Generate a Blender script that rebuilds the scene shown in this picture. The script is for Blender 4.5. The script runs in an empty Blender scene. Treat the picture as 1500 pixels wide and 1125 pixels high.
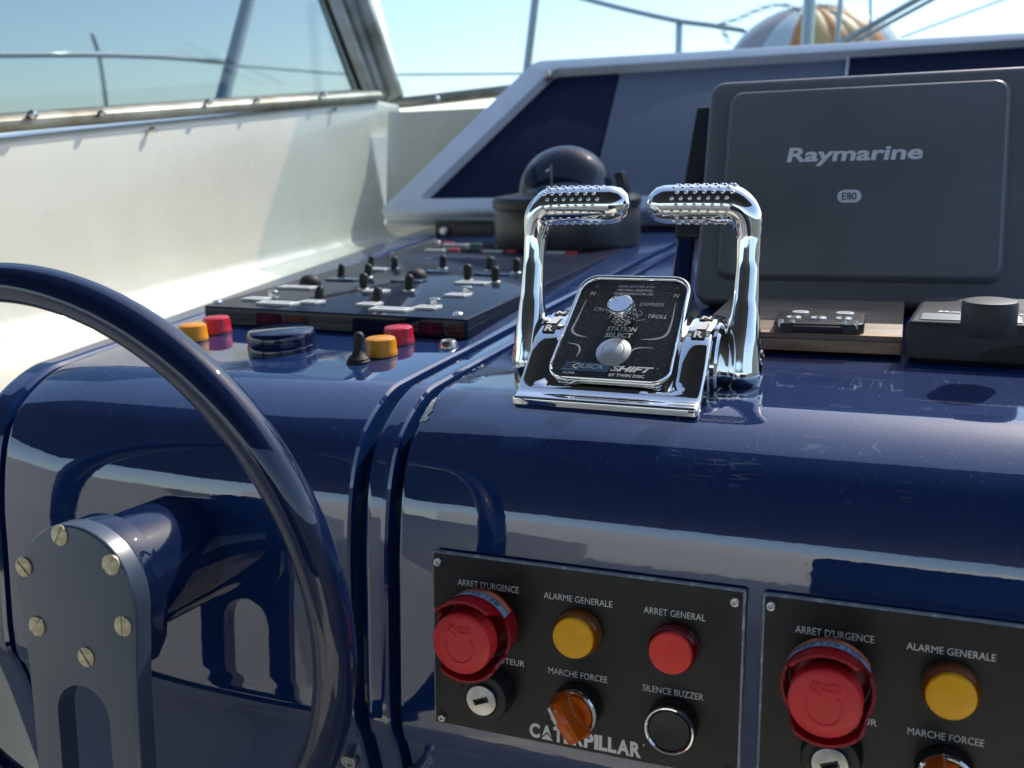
import bpy, bmesh, math, random
from mathutils import Vector, Matrix
random.seed(7)
R = math.radians
S = bpy.context.scene
C = S.collection

# ------------------------------------------------------------------ camera, light, exposure
F_PX, CX, CY = 1460.0, 750.0, 562.5
def _n(v): return Vector(v).normalized()
Xc = _n((3750, 222, -1460)); Y0 = Vector((589, -348, 1460)); Y0 = Y0 - Xc * Y0.dot(Xc); Yc = Y0.normalized()
Zc = Xc.cross(Yc)
if Zc.y > 0: Zc = -Zc
cam_d = bpy.data.cameras.new('camera'); cam = bpy.data.objects.new('camera', cam_d); C.objects.link(cam)
S.camera = cam
cam_d.sensor_width = 36.0; cam_d.lens = F_PX / 1500 * 36.0
cam_d.clip_start = 0.02; cam_d.clip_end = 9000
# world axes of the camera: right, up, back
right = Vector((Xc.x, Yc.x, Zc.x)); down = Vector((Xc.y, Yc.y, Zc.y)); fwd = Vector((Xc.z, Yc.z, Zc.z))
m3 = Matrix((right, -down, -fwd)).transposed()
cam.matrix_world = m3.to_4x4()
cam_d.dof.use_dof = True; cam_d.dof.focus_distance = 0.66; cam_d.dof.aperture_fstop = 9.5

SUN_EL, SUN_AZ = 45.0, 21.0          # azimuth measured from +Y (bow) towards +X (starboard)
W = bpy.data.worlds.new('World'); S.world = W; W.use_nodes = True
nt = W.node_tree; nt.nodes.clear()
sky = nt.nodes.new('ShaderNodeTexSky'); sky.sky_type = 'NISHITA'; sky.sun_disc = False
sky.sun_elevation = R(SUN_EL); sky.sun_rotation = R(SUN_AZ); sky.dust_density = 1.0; sky.air_density = .9; sky.ozone_density = .9
bg = nt.nodes.new('ShaderNodeBackground'); bg.inputs['Strength'].default_value = 0.13
wo = nt.nodes.new('ShaderNodeOutputWorld')
nt.links.new(sky.outputs[0], bg.inputs[0]); nt.links.new(bg.outputs[0], wo.inputs[0])
sd = Vector((math.sin(R(SUN_AZ)) * math.cos(R(SUN_EL)), math.cos(R(SUN_AZ)) * math.cos(R(SUN_EL)), math.sin(R(SUN_EL))))
sl = bpy.data.lights.new('sun', 'SUN'); sl.energy = 2.0; sl.angle = R(0.55); sl.color = (1, 0.95, 0.86)
so = bpy.data.objects.new('sun', sl); C.objects.link(so); so.rotation_euler = sd.to_track_quat('Z', 'Y').to_euler()
so.location = sd * 5
S.view_settings.view_transform = 'Standard'; S.view_settings.look = 'None'
S.view_settings.exposure = 1.0; S.view_settings.gamma = 1.0; S.view_settings.use_curve_mapping = False
S.render.engine = 'CYCLES'
S.cycles.max_bounces = 10; S.cycles.glossy_bounces = 6; S.cycles.transmission_bounces = 8; S.cycles.transparent_max_bounces = 12
S.cycles.caustics_reflective = False; S.cycles.caustics_refractive = False
S.cycles.use_denoising = True

# ------------------------------------------------------------------ ray helpers: where a sight line meets a real plane
def _ray(p):
    d = Vector((p[0] - CX, p[1] - CY, F_PX))
    return right * d.x + down * d.y + fwd * d.z
def onX(p, x): r = _ray(p); return r * (x / r.x)
def onY(p, y): r = _ray(p); return r * (y / r.y)
def onZ(p, z): r = _ray(p); return r * (z / r.z)

# ------------------------------------------------------------------ materials
def mat(name, col=(.5, .5, .5), rough=.5, metal=0.0, **k):
    m = bpy.data.materials.new(name); m.use_nodes = True
    b = m.node_tree.nodes['Principled BSDF']
    b.inputs['Base Color'].default_value = (*col, 1); b.inputs['Roughness'].default_value = rough; b.inputs['Metallic'].default_value = metal
    for kk, v in k.items(): b.inputs[kk.replace('_', ' ')].default_value = v
    return m
def N(m, t, **k):
    n = m.node_tree.nodes.new(t)
    for a, v in k.items(): setattr(n, a, v)
    return n
def L(m, a, b): m.node_tree.links.new(a, b)
def P(m): return m.node_tree.nodes['Principled BSDF']
def coords(m, sc=(1, 1, 1)):
    tc = N(m, 'ShaderNodeTexCoord'); mp = N(m, 'ShaderNodeMapping'); mp.inputs['Scale'].default_value = sc
    L(m, tc.outputs['Object'], mp.inputs[0]); return mp.outputs[0]
def noise(m, scale, detail=3, sc=(1, 1, 1), rough=.5):
    n = N(m, 'ShaderNodeTexNoise'); n.inputs['Scale'].default_value = scale; n.inputs['Detail'].default_value = detail
    n.inputs['Roughness'].default_value = rough
    L(m, coords(m, sc), n.inputs['Vector']); return n.outputs['Fac']
def ramp(m, src, a, b, ca=(0, 0, 0, 1), cb=(1, 1, 1, 1)):
    r = N(m, 'ShaderNodeValToRGB'); r.color_ramp.elements[0].position = a; r.color_ramp.elements[1].position = b
    r.color_ramp.elements[0].color = ca; r.color_ramp.elements[1].color = cb
    L(m, src, r.inputs[0]); return r.outputs[0]
def mixc(m, fac, a, b):
    x = N(m, 'ShaderNodeMix', data_type='RGBA')
    if hasattr(fac, 'links'): L(m, fac, x.inputs[0])
    else: x.inputs[0].default_value = fac
    for i, v in ((6, a), (7, b)):
        if hasattr(v, 'links'): L(m, v, x.inputs[i])
        else: x.inputs[i].default_value = (*v, 1)
    return x.outputs[2]
def math_(m, op, a, b=None):
    x = N(m, 'ShaderNodeMath', operation=op)
    for i, v in enumerate((a, b)):
        if v is None: continue
        if hasattr(v, 'links'): L(m, v, x.inputs[i])
        else: x.inputs[i].default_value = v
    return x.outputs[0]
def bump(m, h, strength=.1, dist=.001, inp='Normal'):
    b = N(m, 'ShaderNodeBump'); b.inputs['Strength'].default_value = strength; b.inputs['Distance'].default_value = dist
    L(m, h, b.inputs['Height']); L(m, b.outputs[0], P(m).inputs[inp]); return b
def specks(m, scale, thr, keep=.5):
    """tiny salt and dust grains of uneven size: 1 on a grain, 0 between"""
    v = N(m, 'ShaderNodeTexVoronoi'); v.inputs['Scale'].default_value = scale
    L(m, coords(m), v.inputs['Vector'])
    sep = N(m, 'ShaderNodeSeparateColor'); L(m, v.outputs['Color'], sep.inputs[0])
    big = math_(m, 'MULTIPLY', sep.outputs[1], thr)
    near = math_(m, 'LESS_THAN', v.outputs['Distance'], big)
    some = math_(m, 'GREATER_THAN', sep.outputs[0], keep)
    return math_(m, 'MULTIPLY', near, some)

def navy_paint(name, dusty=1.0, scratch=False, ior=2.05, base=(.003, .025, .112)):
    m = mat(name, (.008, .022, .085), .25)
    p = P(m); p.inputs['Coat Weight'].default_value = 1.0; p.inputs['Coat Roughness'].default_value = .012; p.inputs['Coat IOR'].default_value = ior
    p.inputs['Specular IOR Level'].default_value = .04
    g1 = specks(m, 1150, .34, .5); g2 = specks(m, 520, .20, .80)
    patch = ramp(m, noise(m, 9, 4), .40, .68)
    gg = math_(m, 'MAXIMUM', math_(m, 'MULTIPLY', g1, math_(m, 'ADD', math_(m, 'MULTIPLY', patch, .22), .03)), g2)
    dust = math_(m, 'MULTIPLY', gg, .42 * dusty)
    # dust lies on surfaces that face up
    geo = N(m, 'ShaderNodeNewGeometry'); sx = N(m, 'ShaderNodeSeparateXYZ'); L(m, geo.outputs['Normal'], sx.inputs[0])
    up = ramp(m, sx.outputs[2], .15, .85)
    dust = math_(m, 'MULTIPLY', dust, math_(m, 'ADD', math_(m, 'MULTIPLY', up, .92), .08))
    film = math_(m, 'MULTIPLY', math_(m, 'MULTIPLY', ramp(m, noise(m, 26, 6, rough=.65), .3, .8), up), .014 * dusty)
    fac = math_(m, 'MAXIMUM', dust, film)
    flake = mixc(m, math_(m, 'MULTIPLY', specks(m, 2400, .35, .5), .3), base, tuple(min(1, c * 3.2 + .01) for c in base))
    if scratch:
        def hair(scale, stretch, rot, wdt, msk, lo, hi):
            tc = N(m, 'ShaderNodeTexCoord'); mp = N(m, 'ShaderNodeMapping'); mp.inputs['Scale'].default_value = stretch; mp.inputs['Rotation'].default_value = (0, 0, R(rot))
            L(m, tc.outputs['Object'], mp.inputs[0]); n_ = N(m, 'ShaderNodeTexNoise'); n_.inputs['Scale'].default_value = scale; n_.inputs['Detail'].default_value = 1
            L(m, mp.outputs[0], n_.inputs['Vector'])
            d = math_(m, 'ABSOLUTE', math_(m, 'SUBTRACT', n_.outputs['Fac'], .5)); ln = math_(m, 'LESS_THAN', d, wdt)
            return math_(m, 'MULTIPLY', ln, ramp(m, noise(m, msk, 2), lo, hi))
        sc = math_(m, 'MAXIMUM', math_(m, 'MULTIPLY', hair(42, (1, 1, 1), 0, .0030, 55, .66, .70), .55), hair(120, (1, .08, 1), -38, .020, 30, .60, .68))
        sc = math_(m, 'MULTIPLY', math_(m, 'MAXIMUM', sc, hair(150, (.08, 1, 1), 12, .020, 35, .62, .68)), .13)
        tcw = N(m, 'ShaderNodeTexCoord'); mpw = N(m, 'ShaderNodeMapping'); mpw.inputs['Location'].default_value = (.10, -2.45, .62); mpw.inputs['Scale'].default_value = (4.5, 4, 4)
        L(m, tcw.outputs['Object'], mpw.inputs[0]); gw = N(m, 'ShaderNodeTexGradient', gradient_type='SPHERICAL'); L(m, mpw.outputs[0], gw.inputs[0])
        sc = math_(m, 'MULTIPLY', sc, math_(m, 'ADD', ramp(m, gw.outputs['Fac'], .02, .5), .08))
        fac = math_(m, 'MAXIMUM', fac, math_(m, 'MULTIPLY', sc, up))
    L(m, mixc(m, fac, flake, (.62, .64, .66)), p.inputs['Base Color'])
    p.inputs['Roughness'].default_value = .75
    cr = math_(m, 'ADD', math_(m, 'MULTIPLY', ramp(m, noise(m, 14, 4), .40, .8), .022), .010)
    L(m, cr, p.inputs['Coat Roughness'])
    # orange peel in the clear coat
    bump(m, noise(m, 160, 2), .022, .0012, 'Coat Normal')
    return m

M = {}
M['navy'] = navy_paint('navy gelcoat', 1.0, True)
M['navy_clean'] = navy_paint('navy gelcoat, less dust', .35)
m = M['wheel'] = navy_paint('navy wheel lacquer', .12, ior=1.6, base=(.002, .011, .050))
m = M['plate_navy'] = mat('satin navy paint', (.050, .074, .112), .36, Coat_Weight=.6, Coat_Roughness=.22)
bump(m, noise(m, 30, 3), .06, .002)
m = M['switch_plate'] = navy_paint('switch plate lacquer', .4, ior=1.4, base=(.008, .014, .035)); P(m).inputs['Coat Weight'].default_value = .5
m = M['cream'] = mat('cream gelcoat', (.70, .72, .58), .28, Coat_Weight=.5, Coat_Roughness=.12)
L(m, mixc(m, ramp(m, noise(m, 3.5, 5), .35, .7), (.70, .67, .545), (.65, .62, .50)), P(m).inputs['Base Color']); bump(m, noise(m, 5, 2), .10, .01)
st_ = math_(m, 'MULTIPLY', ramp(m, noise(m, 34, 4, (1, 1, .10)), .54, .74), ramp(m, noise(m, 5, 3), .42, .62))
L(m, mixc(m, math_(m, 'MULTIPLY', st_, .2), mixc(m, ramp(m, noise(m, 3.5, 5), .35, .7), (.70, .67, .545), (.65, .62, .50)), (.50, .47, .36)), P(m).inputs['Base Color'])
L(m, ramp(m, noise(m, 11, 5), .35, .7, (.2,) * 3 + (1,), (.5,) * 3 + (1,)), P(m).inputs['Roughness'])
m = M['white_trim'] = mat('white painted trim', (.60, .64, .70), .35, Coat_Weight=.3)
L(m, mixc(m, ramp(m, noise(m, 12, 4), .4, .7), (.60, .64, .70), (.54, .58, .62)), P(m).inputs['Base Color'])
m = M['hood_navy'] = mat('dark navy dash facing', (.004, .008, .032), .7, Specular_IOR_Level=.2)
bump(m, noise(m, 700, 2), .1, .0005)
m = M['hood_haze'] = mat('dash facing with painted haze', (.105, .122, .165), .5)  # sun haze and reflection on the facing, put into the colour
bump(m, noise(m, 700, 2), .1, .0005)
m = M['chrome'] = mat('polished chrome', (.82, .82, .80), .035, 1.0)
L(m, math_(m, 'ADD', math_(m, 'MULTIPLY', ramp(m, noise(m, 35, 5), .5, .8), .09), .03), P(m).inputs['Roughness'])
m = M['steel'] = mat('stainless steel', (.55, .55, .53), .28, 1.0)
L(m, mixc(m, ramp(m, noise(m, 60, 5), .45, .75), (.66, .65, .61), (.42, .39, .33)), P(m).inputs['Base Color'])
M['brushed'] = mat('brushed steel button', (.80, .80, .78), .42, .75)
m = M['frame_metal'] = mat('weathered window frame metal', (.36, .35, .30), .5, .6)
L(m, mixc(m, ramp(m, noise(m, 14, 6), .4, .7), (.40, .40, .35), (.20, .18, .13)), P(m).inputs['Base Color'])
m = M['rail'] = mat('rail steel', (.50, .53, .55), .3, .8)
m = M['brass'] = mat('dull brass screw', (.60, .53, .36), .42, .45)
L(m, mixc(m, ramp(m, noise(m, 220, 4), .35, .7), (.66, .60, .43), (.40, .33, .20)), P(m).inputs['Base Color'])
m = M['alarm_black'] = mat('black laminate', (.020, .018, .015), .33)
L(m, mixc(m, ramp(m, noise(m, 22, 6, (1, 1, .35)), .45, .75), (.011, .010, .008), (.028, .025, .020)), P(m).inputs['Base Color'])
L(m, ramp(m, noise(m, 35, 5), .3, .8, (.26,) * 3 + (1,), (.5,) * 3 + (1,)), P(m).inputs['Roughness'])
m = M['edge_clear'] = mat('bevelled laminate edge', (.30, .33, .36), .3, .2)
L(m, mixc(m, ramp(m, noise(m, 170, 5), .5, .66), (.26, .29, .34), (.55, .57, .58)), P(m).inputs['Base Color'])
M['ink'] = mat('white engraving', (.84, .82, .76), .55)
M['ink_grey'] = mat('grey print', (.50, .51, .53), .5)
M['ink_dark'] = mat('dark print', (.03, .03, .035), .5)
M['ink_blue'] = mat('slate blue print', (.10, .17, .24), .45)
M['ink_logo'] = mat('light grey logo print', (.72, .74, .78), .5)
m = M['red_plastic'] = mat('red plastic', (.62, .018, .022), .42)
L(m, mixc(m, ramp(m, noise(m, 60, 4), .4, .75), (.80, .030, .034), (.72, .045, .04)), P(m).inputs['Base Color'])
m = M['red_guard'] = mat('dark red guard', (.36, .006, .012), .25)
m = M['amber_lens'] = mat('amber lens', (1.0, .40, .004), .3, Transmission_Weight=.0, IOR=1.45)
m = M['amber_dark'] = mat('amber ribbed rim', (.34, .09, .003), .25, Transmission_Weight=.3, IOR=1.45)
m = M['red_lens'] = mat('red lens', (.95, .045, .03), .3, Transmission_Weight=.0, IOR=1.45)
m = M['red_dark'] = mat('red ribbed rim', (.20, .003, .006), .22, Transmission_Weight=.2, IOR=1.45)
m = M['red_cap'] = mat('raspberry red cap', (.72, .012, .05), .25, Transmission_Weight=.15, IOR=1.45)
m = M['amber_cap'] = mat('orange yellow cap', (.95, .32, .01), .25, Transmission_Weight=.15, IOR=1.45)
m = M['orange_knob'] = mat('translucent orange knob', (.95, .17, .008), .13, Transmission_Weight=.3, IOR=1.45)
for mn_, a_, b_, g_ in (('amber_lens', (1.0, .50, .004), (.98, .42, .01), 180), ('red_lens', (.98, .05, .035), (.85, .07, .05), 180), ('red_cap', (.72, .012, .05), (.62, .05, .09), 120), ('amber_cap', (1.0, .38, .006), (.92, .34, .02), 120)):
    mm_ = M[mn_]; L(mm_, mixc(mm_, ramp(mm_, noise(mm_, g_, 5), .42, .72), a_, b_), P(mm_).inputs['Base Color'])
    L(mm_, ramp(mm_, noise(mm_, g_ * .7, 4), .35, .7, (.20,) * 3 + (1,), (.5,) * 3 + (1,)), P(mm_).inputs['Roughness'])
M['label_blue'] = mat('pale blue label', (.30, .42, .60), .5)
M['label_orange'] = mat('orange label edge', (.75, .25, .12), .5)
m = M['black_plastic'] = mat('black plastic', (.014, .014, .015), .38)
bump(m, noise(m, 900, 2), .1, .0003)
M['black_gloss'] = mat('glossy black plastic', (.010, .010, .011), .12)
M['rubber'] = mat('black rubber', (.016, .015, .014), .62)
m = M['cover_grey'] = mat('dark grey cover plastic', (.06, .07, .08), .40)
L(m, mixc(m, ramp(m, noise(m, 8, 5), .4, .7), (.122, .129, .140), (.142, .149, .160)), P(m).inputs['Base Color']); bump(m, noise(m, 1500, 1), .12, .0003)
L(m, ramp(m, noise(m, 16, 5), .3, .8, (.34,) * 3 + (1,), (.50,) * 3 + (1,)), P(m).inputs['Roughness'])
M['cover_back'] = mat('black bracket plastic', (.020, .024, .030), .4)
m = M['bracket_blue'] = mat('blue bracket paint', (.010, .026, .11), .2, Coat_Weight=.7)
m = M['compass_grey'] = mat('compass housing grey', (.050, .051, .052), .32)
m = M['remote_black'] = mat('sun bleached black plastic', (.034, .036, .040), .5)
sc_ = math_(m, 'MULTIPLY', 1.0, 1.0)
bump(m, noise(m, 600, 2), .15, .0004)
m = M['remote_sunlit'] = mat('ribbed top painted sunlit', (.50, .51, .50), .4)  # pale tone is sunlight on the dark ribs, put into the colour
m = M['wood'] = mat('varnished teak board', (.16, .10, .055), .5)
wv = noise(m, 14, 6, (1.2, 14, 14), .6)
L(m, mixc(m, ramp(m, wv, .35, .68), (.40, .30, .21), (.20, .14, .095)), P(m).inputs['Base Color']); bump(m, wv, .25, .0012)
m = M['wood_edge'] = mat('raw board edge', (.33, .19, .10), .65)
L(m, mixc(m, ramp(m, noise(m, 70, 5, (.5, 1, 3)), .35, .7), (.62, .40, .24), (.42, .24, .13)), P(m).inputs['Base Color']); bump(m, noise(m, 300, 4), .3, .0006)
m = M['label_white'] = mat('white engraved label', (.72, .74, .72), .3)
M['label_reflecting'] = mat('engraved label with painted dark reflection', (.05, .10, .17), .2)  # white label with its dark reflection put into the colour
M['led_red'] = mat('red indicator lens', (.55, .02, .03), .3)
M['led_green'] = mat('green indicator lens', (.05, .24, .10), .3)
m = M['deck'] = mat('cream deck', (.75, .72, .62), .6)
L(m, mixc(m, ramp(m, noise(m, 6, 5), .4, .7), (.78, .75, .66), (.68, .65, .56)), P(m).inputs['Base Color'])
M['white_hull'] = mat('white gelcoat', (.78, .78, .74), .3, Coat_Weight=.4)
M['hardtop'] = mat('dark hardtop lining', (.035, .038, .05), .7)
M['seat_vinyl'] = mat('dark blue vinyl', (.02, .03, .06), .45)
m = M['sea'] = mat('sea water', (.05, .12, .16), .12, IOR=1.33)
bump(m, noise(m, .9, 5), .5, .4)
m = M['buoy_white'] = mat('white inflated vinyl', (.82, .82, .80), .4)
m = M['buoy_orange'] = mat('orange inflated vinyl', (.90, .32, .10), .5)
m = M['buoy_yellow'] = mat('pale orange inflated vinyl', (.90, .52, .22), .5)
m = M['buoy_grey'] = mat('grey pink inflated vinyl', (.58, .47, .46), .5)
m = M['black_lam'] = mat('black printed face plate', (.011, .011, .012), .30)
g = specks(m, 1500, .30, .45)
L(m, mixc(m, math_(m, 'MULTIPLY', g, .65), (.009, .009, .010), (.75, .7, .6)), P(m).inputs['Base Color'])
m = M['dome'] = bpy.data.materials.new('smoked acrylic dome'); m.use_nodes = True; m.node_tree.nodes.clear()
def glass_like(m, tint, gl=.08, rough=.0, ior=1.5):
    m.use_nodes = True; m.node_tree.nodes.clear()
    o = N(m, 'ShaderNodeOutputMaterial'); t = N(m, 'ShaderNodeBsdfTransparent'); t.inputs[0].default_value = (*tint, 1)
    g = N(m, 'ShaderNodeBsdfGlossy'); g.inputs['Roughness'].default_value = rough; g.inputs['Color'].default_value = (1, 1, 1, 1)
    lw = N(m, 'ShaderNodeLayerWeight'); lw.inputs[0].default_value = .5
    f0 = ((ior - 1) / (ior + 1)) ** 2
    f = math_(m, 'ADD', math_(m, 'MULTIPLY', math_(m, 'POWER', lw.outputs['Facing'], 5.0), 1 - f0), f0)
    x = N(m, 'ShaderNodeMixShader'); L(m, f, x.inputs[0]); L(m, t.outputs[0], x.inputs[1]); L(m, g.outputs[0], x.inputs[2]); L(m, x.outputs[0], o.inputs[0])
    return m
glass_like(M['dome'], (.50, .56, .60), ior=1.5, rough=.02)
M['pane_side'] = glass_like(bpy.data.materials.new('tinted side glass'), (.56, .62, .63), ior=1.35)
M['pane_front'] = glass_like(bpy.data.materials.new('clear front glass'), (.76, .83, .85), ior=1.2)

# ------------------------------------------------------------------ mesh helpers
def I(): return Matrix.Identity(4)
def T(x, y=0, z=0):
    if isinstance(x, Vector): return Matrix.Translation(x)
    return Matrix.Translation((x, y, z))
def RX(a): return Matrix.Rotation(R(a), 4, 'X')
def RY(a): return Matrix.Rotation(R(a), 4, 'Y')
def RZ(a): return Matrix.Rotation(R(a), 4, 'Z')
def frame(o, x, z):
    z = z.normalized(); x = (x - z * x.dot(z)).normalized(); y = z.cross(x)
    return Matrix(((x.x, y.x, z.x, o.x), (x.y, y.y, z.y, o.y), (x.z, y.z, z.z, o.z), (0, 0, 0, 1)))
def join(*bms):
    o = bms[0]
    for b in bms[1:]:
        me = bpy.data.meshes.new('t'); b.to_mesh(me); o.from_mesh(me); bpy.data.meshes.remove(me); b.free()
    return o
def tf(b, Mx): b.transform(Mx); return b
def box(sx, sy, sz, bev=0, seg=2, Mx=None):
    b = bmesh.new(); bmesh.ops.create_cube(b, size=1); bmesh.ops.scale(b, vec=(sx, sy, sz), verts=b.verts)
    if bev: bmesh.ops.bevel(b, geom=b.edges[:], offset=bev, segments=seg, affect='EDGES', profile=.5)
    if Mx: b.transform(Mx)
    return b
def lathe(pr, seg=40, Mx=None, ang=360):
    b = bmesh.new(); full = ang >= 360; rings = []
    for r, z in pr:
        if r < 1e-7: rings.append([b.verts.new((0, 0, z))])
        else: rings.append([b.verts.new((r * math.cos(R(ang) * i / seg), r * math.sin(R(ang) * i / seg), z)) for i in range(seg if full else seg + 1)])
    for A, B in zip(rings[:-1], rings[1:]):
        n = max(len(A), len(B)); cnt = seg
        for i in range(cnt):
            j = (i + 1) % seg if full else i + 1
            if len(A) == 1 and len(B) == 1: continue
            if len(A) == 1: b.faces.new((A[0], B[i], B[j]))
            elif len(B) == 1: b.faces.new((A[i], B[0], A[j]))
            else: b.faces.new((A[i], B[i], B[j], A[j]))
    bmesh.ops.recalc_face_normals(b, faces=b.faces)
    if Mx: b.transform(Mx)
    return b
def catmull(P_, n=8):
    P_ = [Vector(p) for p in P_]; Q = [2 * P_[0] - P_[1]] + P_ + [2 * P_[-1] - P_[-2]]; o = []
    for i in range(1, len(Q) - 2):
        for k in range(n):
            t = k / n; a, b, c, d = Q[i - 1:i + 3]
            o.append(.5 * ((2 * b) + (c - a) * t + (2 * a - 5 * b + 4 * c - d) * t * t + (3 * b - a - 3 * c + d) * t ** 3))
    o.append(Q[-2]); return o
def tube(path, rad, seg=16, cap=True, flat=1.0, closed=False, Mx=None):
    """round (or flattened) bar along a path; rad is one radius or one per point; rounded ends"""
    b = bmesh.new(); path = [Vector(p) for p in path]; n = len(path)
    rad = rad if isinstance(rad, (list, tuple)) else [rad] * n
    tans = [(path[(i + 1) % n if closed else min(i + 1, n - 1)] - path[(i - 1) if (closed or i > 0) else 0]).normalized() for i in range(n)]
    up = Vector((0, 0, 1)) if abs(tans[0].z) < .9 else Vector((0, 1, 0))
    nrm = (up - tans[0] * up.dot(tans[0])).normalized(); rings = []
    pts = list(zip(path, rad, tans))
    if cap and not closed:
        pre = [(path[0] - tans[0] * rad[0] * math.sin(a), rad[0] * math.cos(a), tans[0]) for a in (R(80), R(55), R(28))]
        post = [(path[-1] + tans[-1] * rad[-1] * math.sin(a), rad[-1] * math.cos(a), tans[-1]) for a in (R(28), R(55), R(80))]
        pts = pre + pts + post
    for p, r, t in pts:
        nrm = (nrm - t * nrm.dot(t)).normalized(); bn = t.cross(nrm)
        rings.append([b.verts.new(p + (nrm * math.cos(2 * math.pi * i / seg) + bn * (flat * math.sin(2 * math.pi * i / seg))) * r) for i in range(seg)])
    for A, B in zip(rings[:-1], rings[1:]):
        for i in range(seg): b.faces.new((A[i], A[(i + 1) % seg], B[(i + 1) % seg], B[i]))
    if closed:
        A, B = rings[-1], rings[0]
        for i in range(seg): b.faces.new((A[i], A[(i + 1) % seg], B[(i + 1) % seg], B[i]))
    else: b.faces.new(rings[0][::-1]); b.faces.new(rings[-1])
    bmesh.ops.recalc_face_normals(b, faces=b.faces)
    if Mx: b.transform(Mx)
    return b
def rrect(w, h, r, n=6, taper=0.0):
    """rounded rectangle outline; taper narrows the top"""
    o = []
    for cx, cy, a0 in ((w / 2 - r, h / 2 - r, 0), (-w / 2 + r, h / 2 - r, 90), (-w / 2 + r, -h / 2 + r, 180), (w / 2 - r, -h / 2 + r, 270)):
        for i in range(n + 1):
            a = R(a0 + 90 * i / n); x = cx + r * math.cos(a); y = cy + r * math.sin(a)
            o.append((x * (1 - taper * (y / h + .5)), y))
    return o
def prism(outl, h, bev=0, Mx=None, holes=None, z0=0, bot=False):
    """outline (x,y) pushed up to height h with a rounded top edge"""
    b = bmesh.new(); n = len(outl); pts = [Vector((x, y)) for x, y in outl]
    def inset(d):
        o = []
        for i in range(n):
            a, p, c = pts[i - 1], pts[i], pts[(i + 1) % n]
            e1 = (p - a); e2 = (c - p)
            e1 = e1.normalized() if e1.length > 1e-9 else e2.normalized(); e2 = e2.normalized() if e2.length > 1e-9 else e1
            nn = Vector((-(e1.y + e2.y), e1.x + e2.x)); k = nn.length
            nn = nn / k if k > 1e-6 else Vector((-e1.y, e1.x)); cs = max(.4, nn.dot(Vector((-e1.y, e1.x))))
            o.append(p + nn * (d / cs))
        return o
    levels = [(0, z0)] if not bot else [(bev, z0), (bev * .3, z0 + bev * .3), (0, z0 + bev)]
    if bev: levels += [(0, z0 + h - bev), (bev * .13, z0 + h - bev * .5), (bev * .5, z0 + h - bev * .13), (bev, z0 + h)]
    else: levels += [(0, z0 + h)]
    rings = [[b.verts.new((p.x, p.y, z)) for p in inset(d)] for d, z in levels]
    for A, B in zip(rings[:-1], rings[1:]):
        for i in range(n): b.faces.new((A[i], A[(i + 1) % n], B[(i + 1) % n], B[i]))
    if holes is None:
        b.faces.new(rings[-1]); b.faces.new(rings[0][::-1])
    else:
        for zi, ring in ((z0 + h, rings[-1]), (z0, rings[0])):
            loops = []
            for hl in holes:
                hv = [b.verts.new((x, y, zi)) for x, y in hl]; loops.append(hv)
            ed = []
            for lp in [ring] + loops:
                for i in range(len(lp)):
                    e = b.edges.get((lp[i], lp[(i + 1) % len(lp)])) or b.edges.new((lp[i], lp[(i + 1) % len(lp)])); ed.append(e)
            bmesh.ops.triangle_fill(b, edges=ed, use_beauty=True)
            if zi == z0 + h: top = loops
            else: bt = loops
        for A, B in zip(bt, top):
            for i in range(len(A)): b.faces.new((A[i], B[i], B[(i + 1) % len(A)], A[(i + 1) % len(A)]))
    bmesh.ops.recalc_face_normals(b, faces=b.faces)
    if Mx: b.transform(Mx)
    return b
def quad(pts):
    b = bmesh.new(); b.faces.new([b.verts.new(p) for p in pts]); return b
def obj(name, bm, m, parent=None, Mx=None, smooth=True, ang=38):
    me = bpy.data.meshes.new(name); bm.normal_update(); bm.to_mesh(me); bm.free()
    me.materials.append(M[m] if isinstance(m, str) else m)
    if smooth:
        me.shade_smooth(); me.set_sharp_from_angle(angle=R(ang))
    o = bpy.data.objects.new(name, me); C.objects.link(o)
    if parent: o.parent = parent
    if Mx: o.matrix_basis = Mx
    return o
def tag(o, label=None, cat=None, group=None, kind=None):
    if label: o['label'] = label
    if cat: o['category'] = cat
    if group: o['group'] = group
    if kind: o['kind'] = kind
    return o
def thing(name, label, cat, Mx=None, group=None):
    o = bpy.data.objects.new(name, None); C.objects.link(o); o.empty_display_size = .02
    if Mx: o.matrix_basis = Mx
    return tag(o, label, cat, group)
def copy_tree(o, parent=None, Mx=None):
    c = o.copy(); C.objects.link(c); c.parent = parent
    if Mx: c.matrix_basis = Mx
    for ch in [x for x in S.objects if x.parent == o]: copy_tree(ch, c)
    return c
def text_bm(s, w, h, bold=0.0, shear=0.0, ext=.0001, flatten=True):
    """lettering mesh fitted to a box w x h (h None: keep proportion), centred on the origin"""
    cu = bpy.data.curves.new('t', 'FONT'); cu.body = s; cu.align_x = 'CENTER'; cu.align_y = 'CENTER'; cu.size = 1
    cu.offset = bold; cu.shear = shear; cu.resolution_u = 3; cu.extrude = 0
    o = bpy.data.objects.new('t', cu); C.objects.link(o)
    dg = bpy.context.evaluated_depsgraph_get(); dg.update()
    me = bpy.data.meshes.new_from_object(o.evaluated_get(dg)); b = bmesh.new(); b.from_mesh(me)
    bpy.data.objects.remove(o); bpy.data.curves.remove(cu); bpy.data.meshes.remove(me)
    xs = [v.co.x for v in b.verts]; ys = [v.co.y for v in b.verts]
    if bold and sum(f_.calc_area() for f_ in b.faces) < .12 * (max(xs) - min(xs)) * (max(ys) - min(ys)):
        b.free(); return text_bm(s, w, h, bold * .5 if bold > .005 else 0, shear, ext)
    cx, cy = (min(xs) + max(xs)) / 2, (min(ys) + max(ys)) / 2; kx = w / (max(xs) - min(xs)); ky = h / (max(ys) - min(ys)) if h else kx
    for v in b.verts: v.co = Vector(((v.co.x - cx) * kx, (v.co.y - cy) * ky, ext))
    return b
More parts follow.
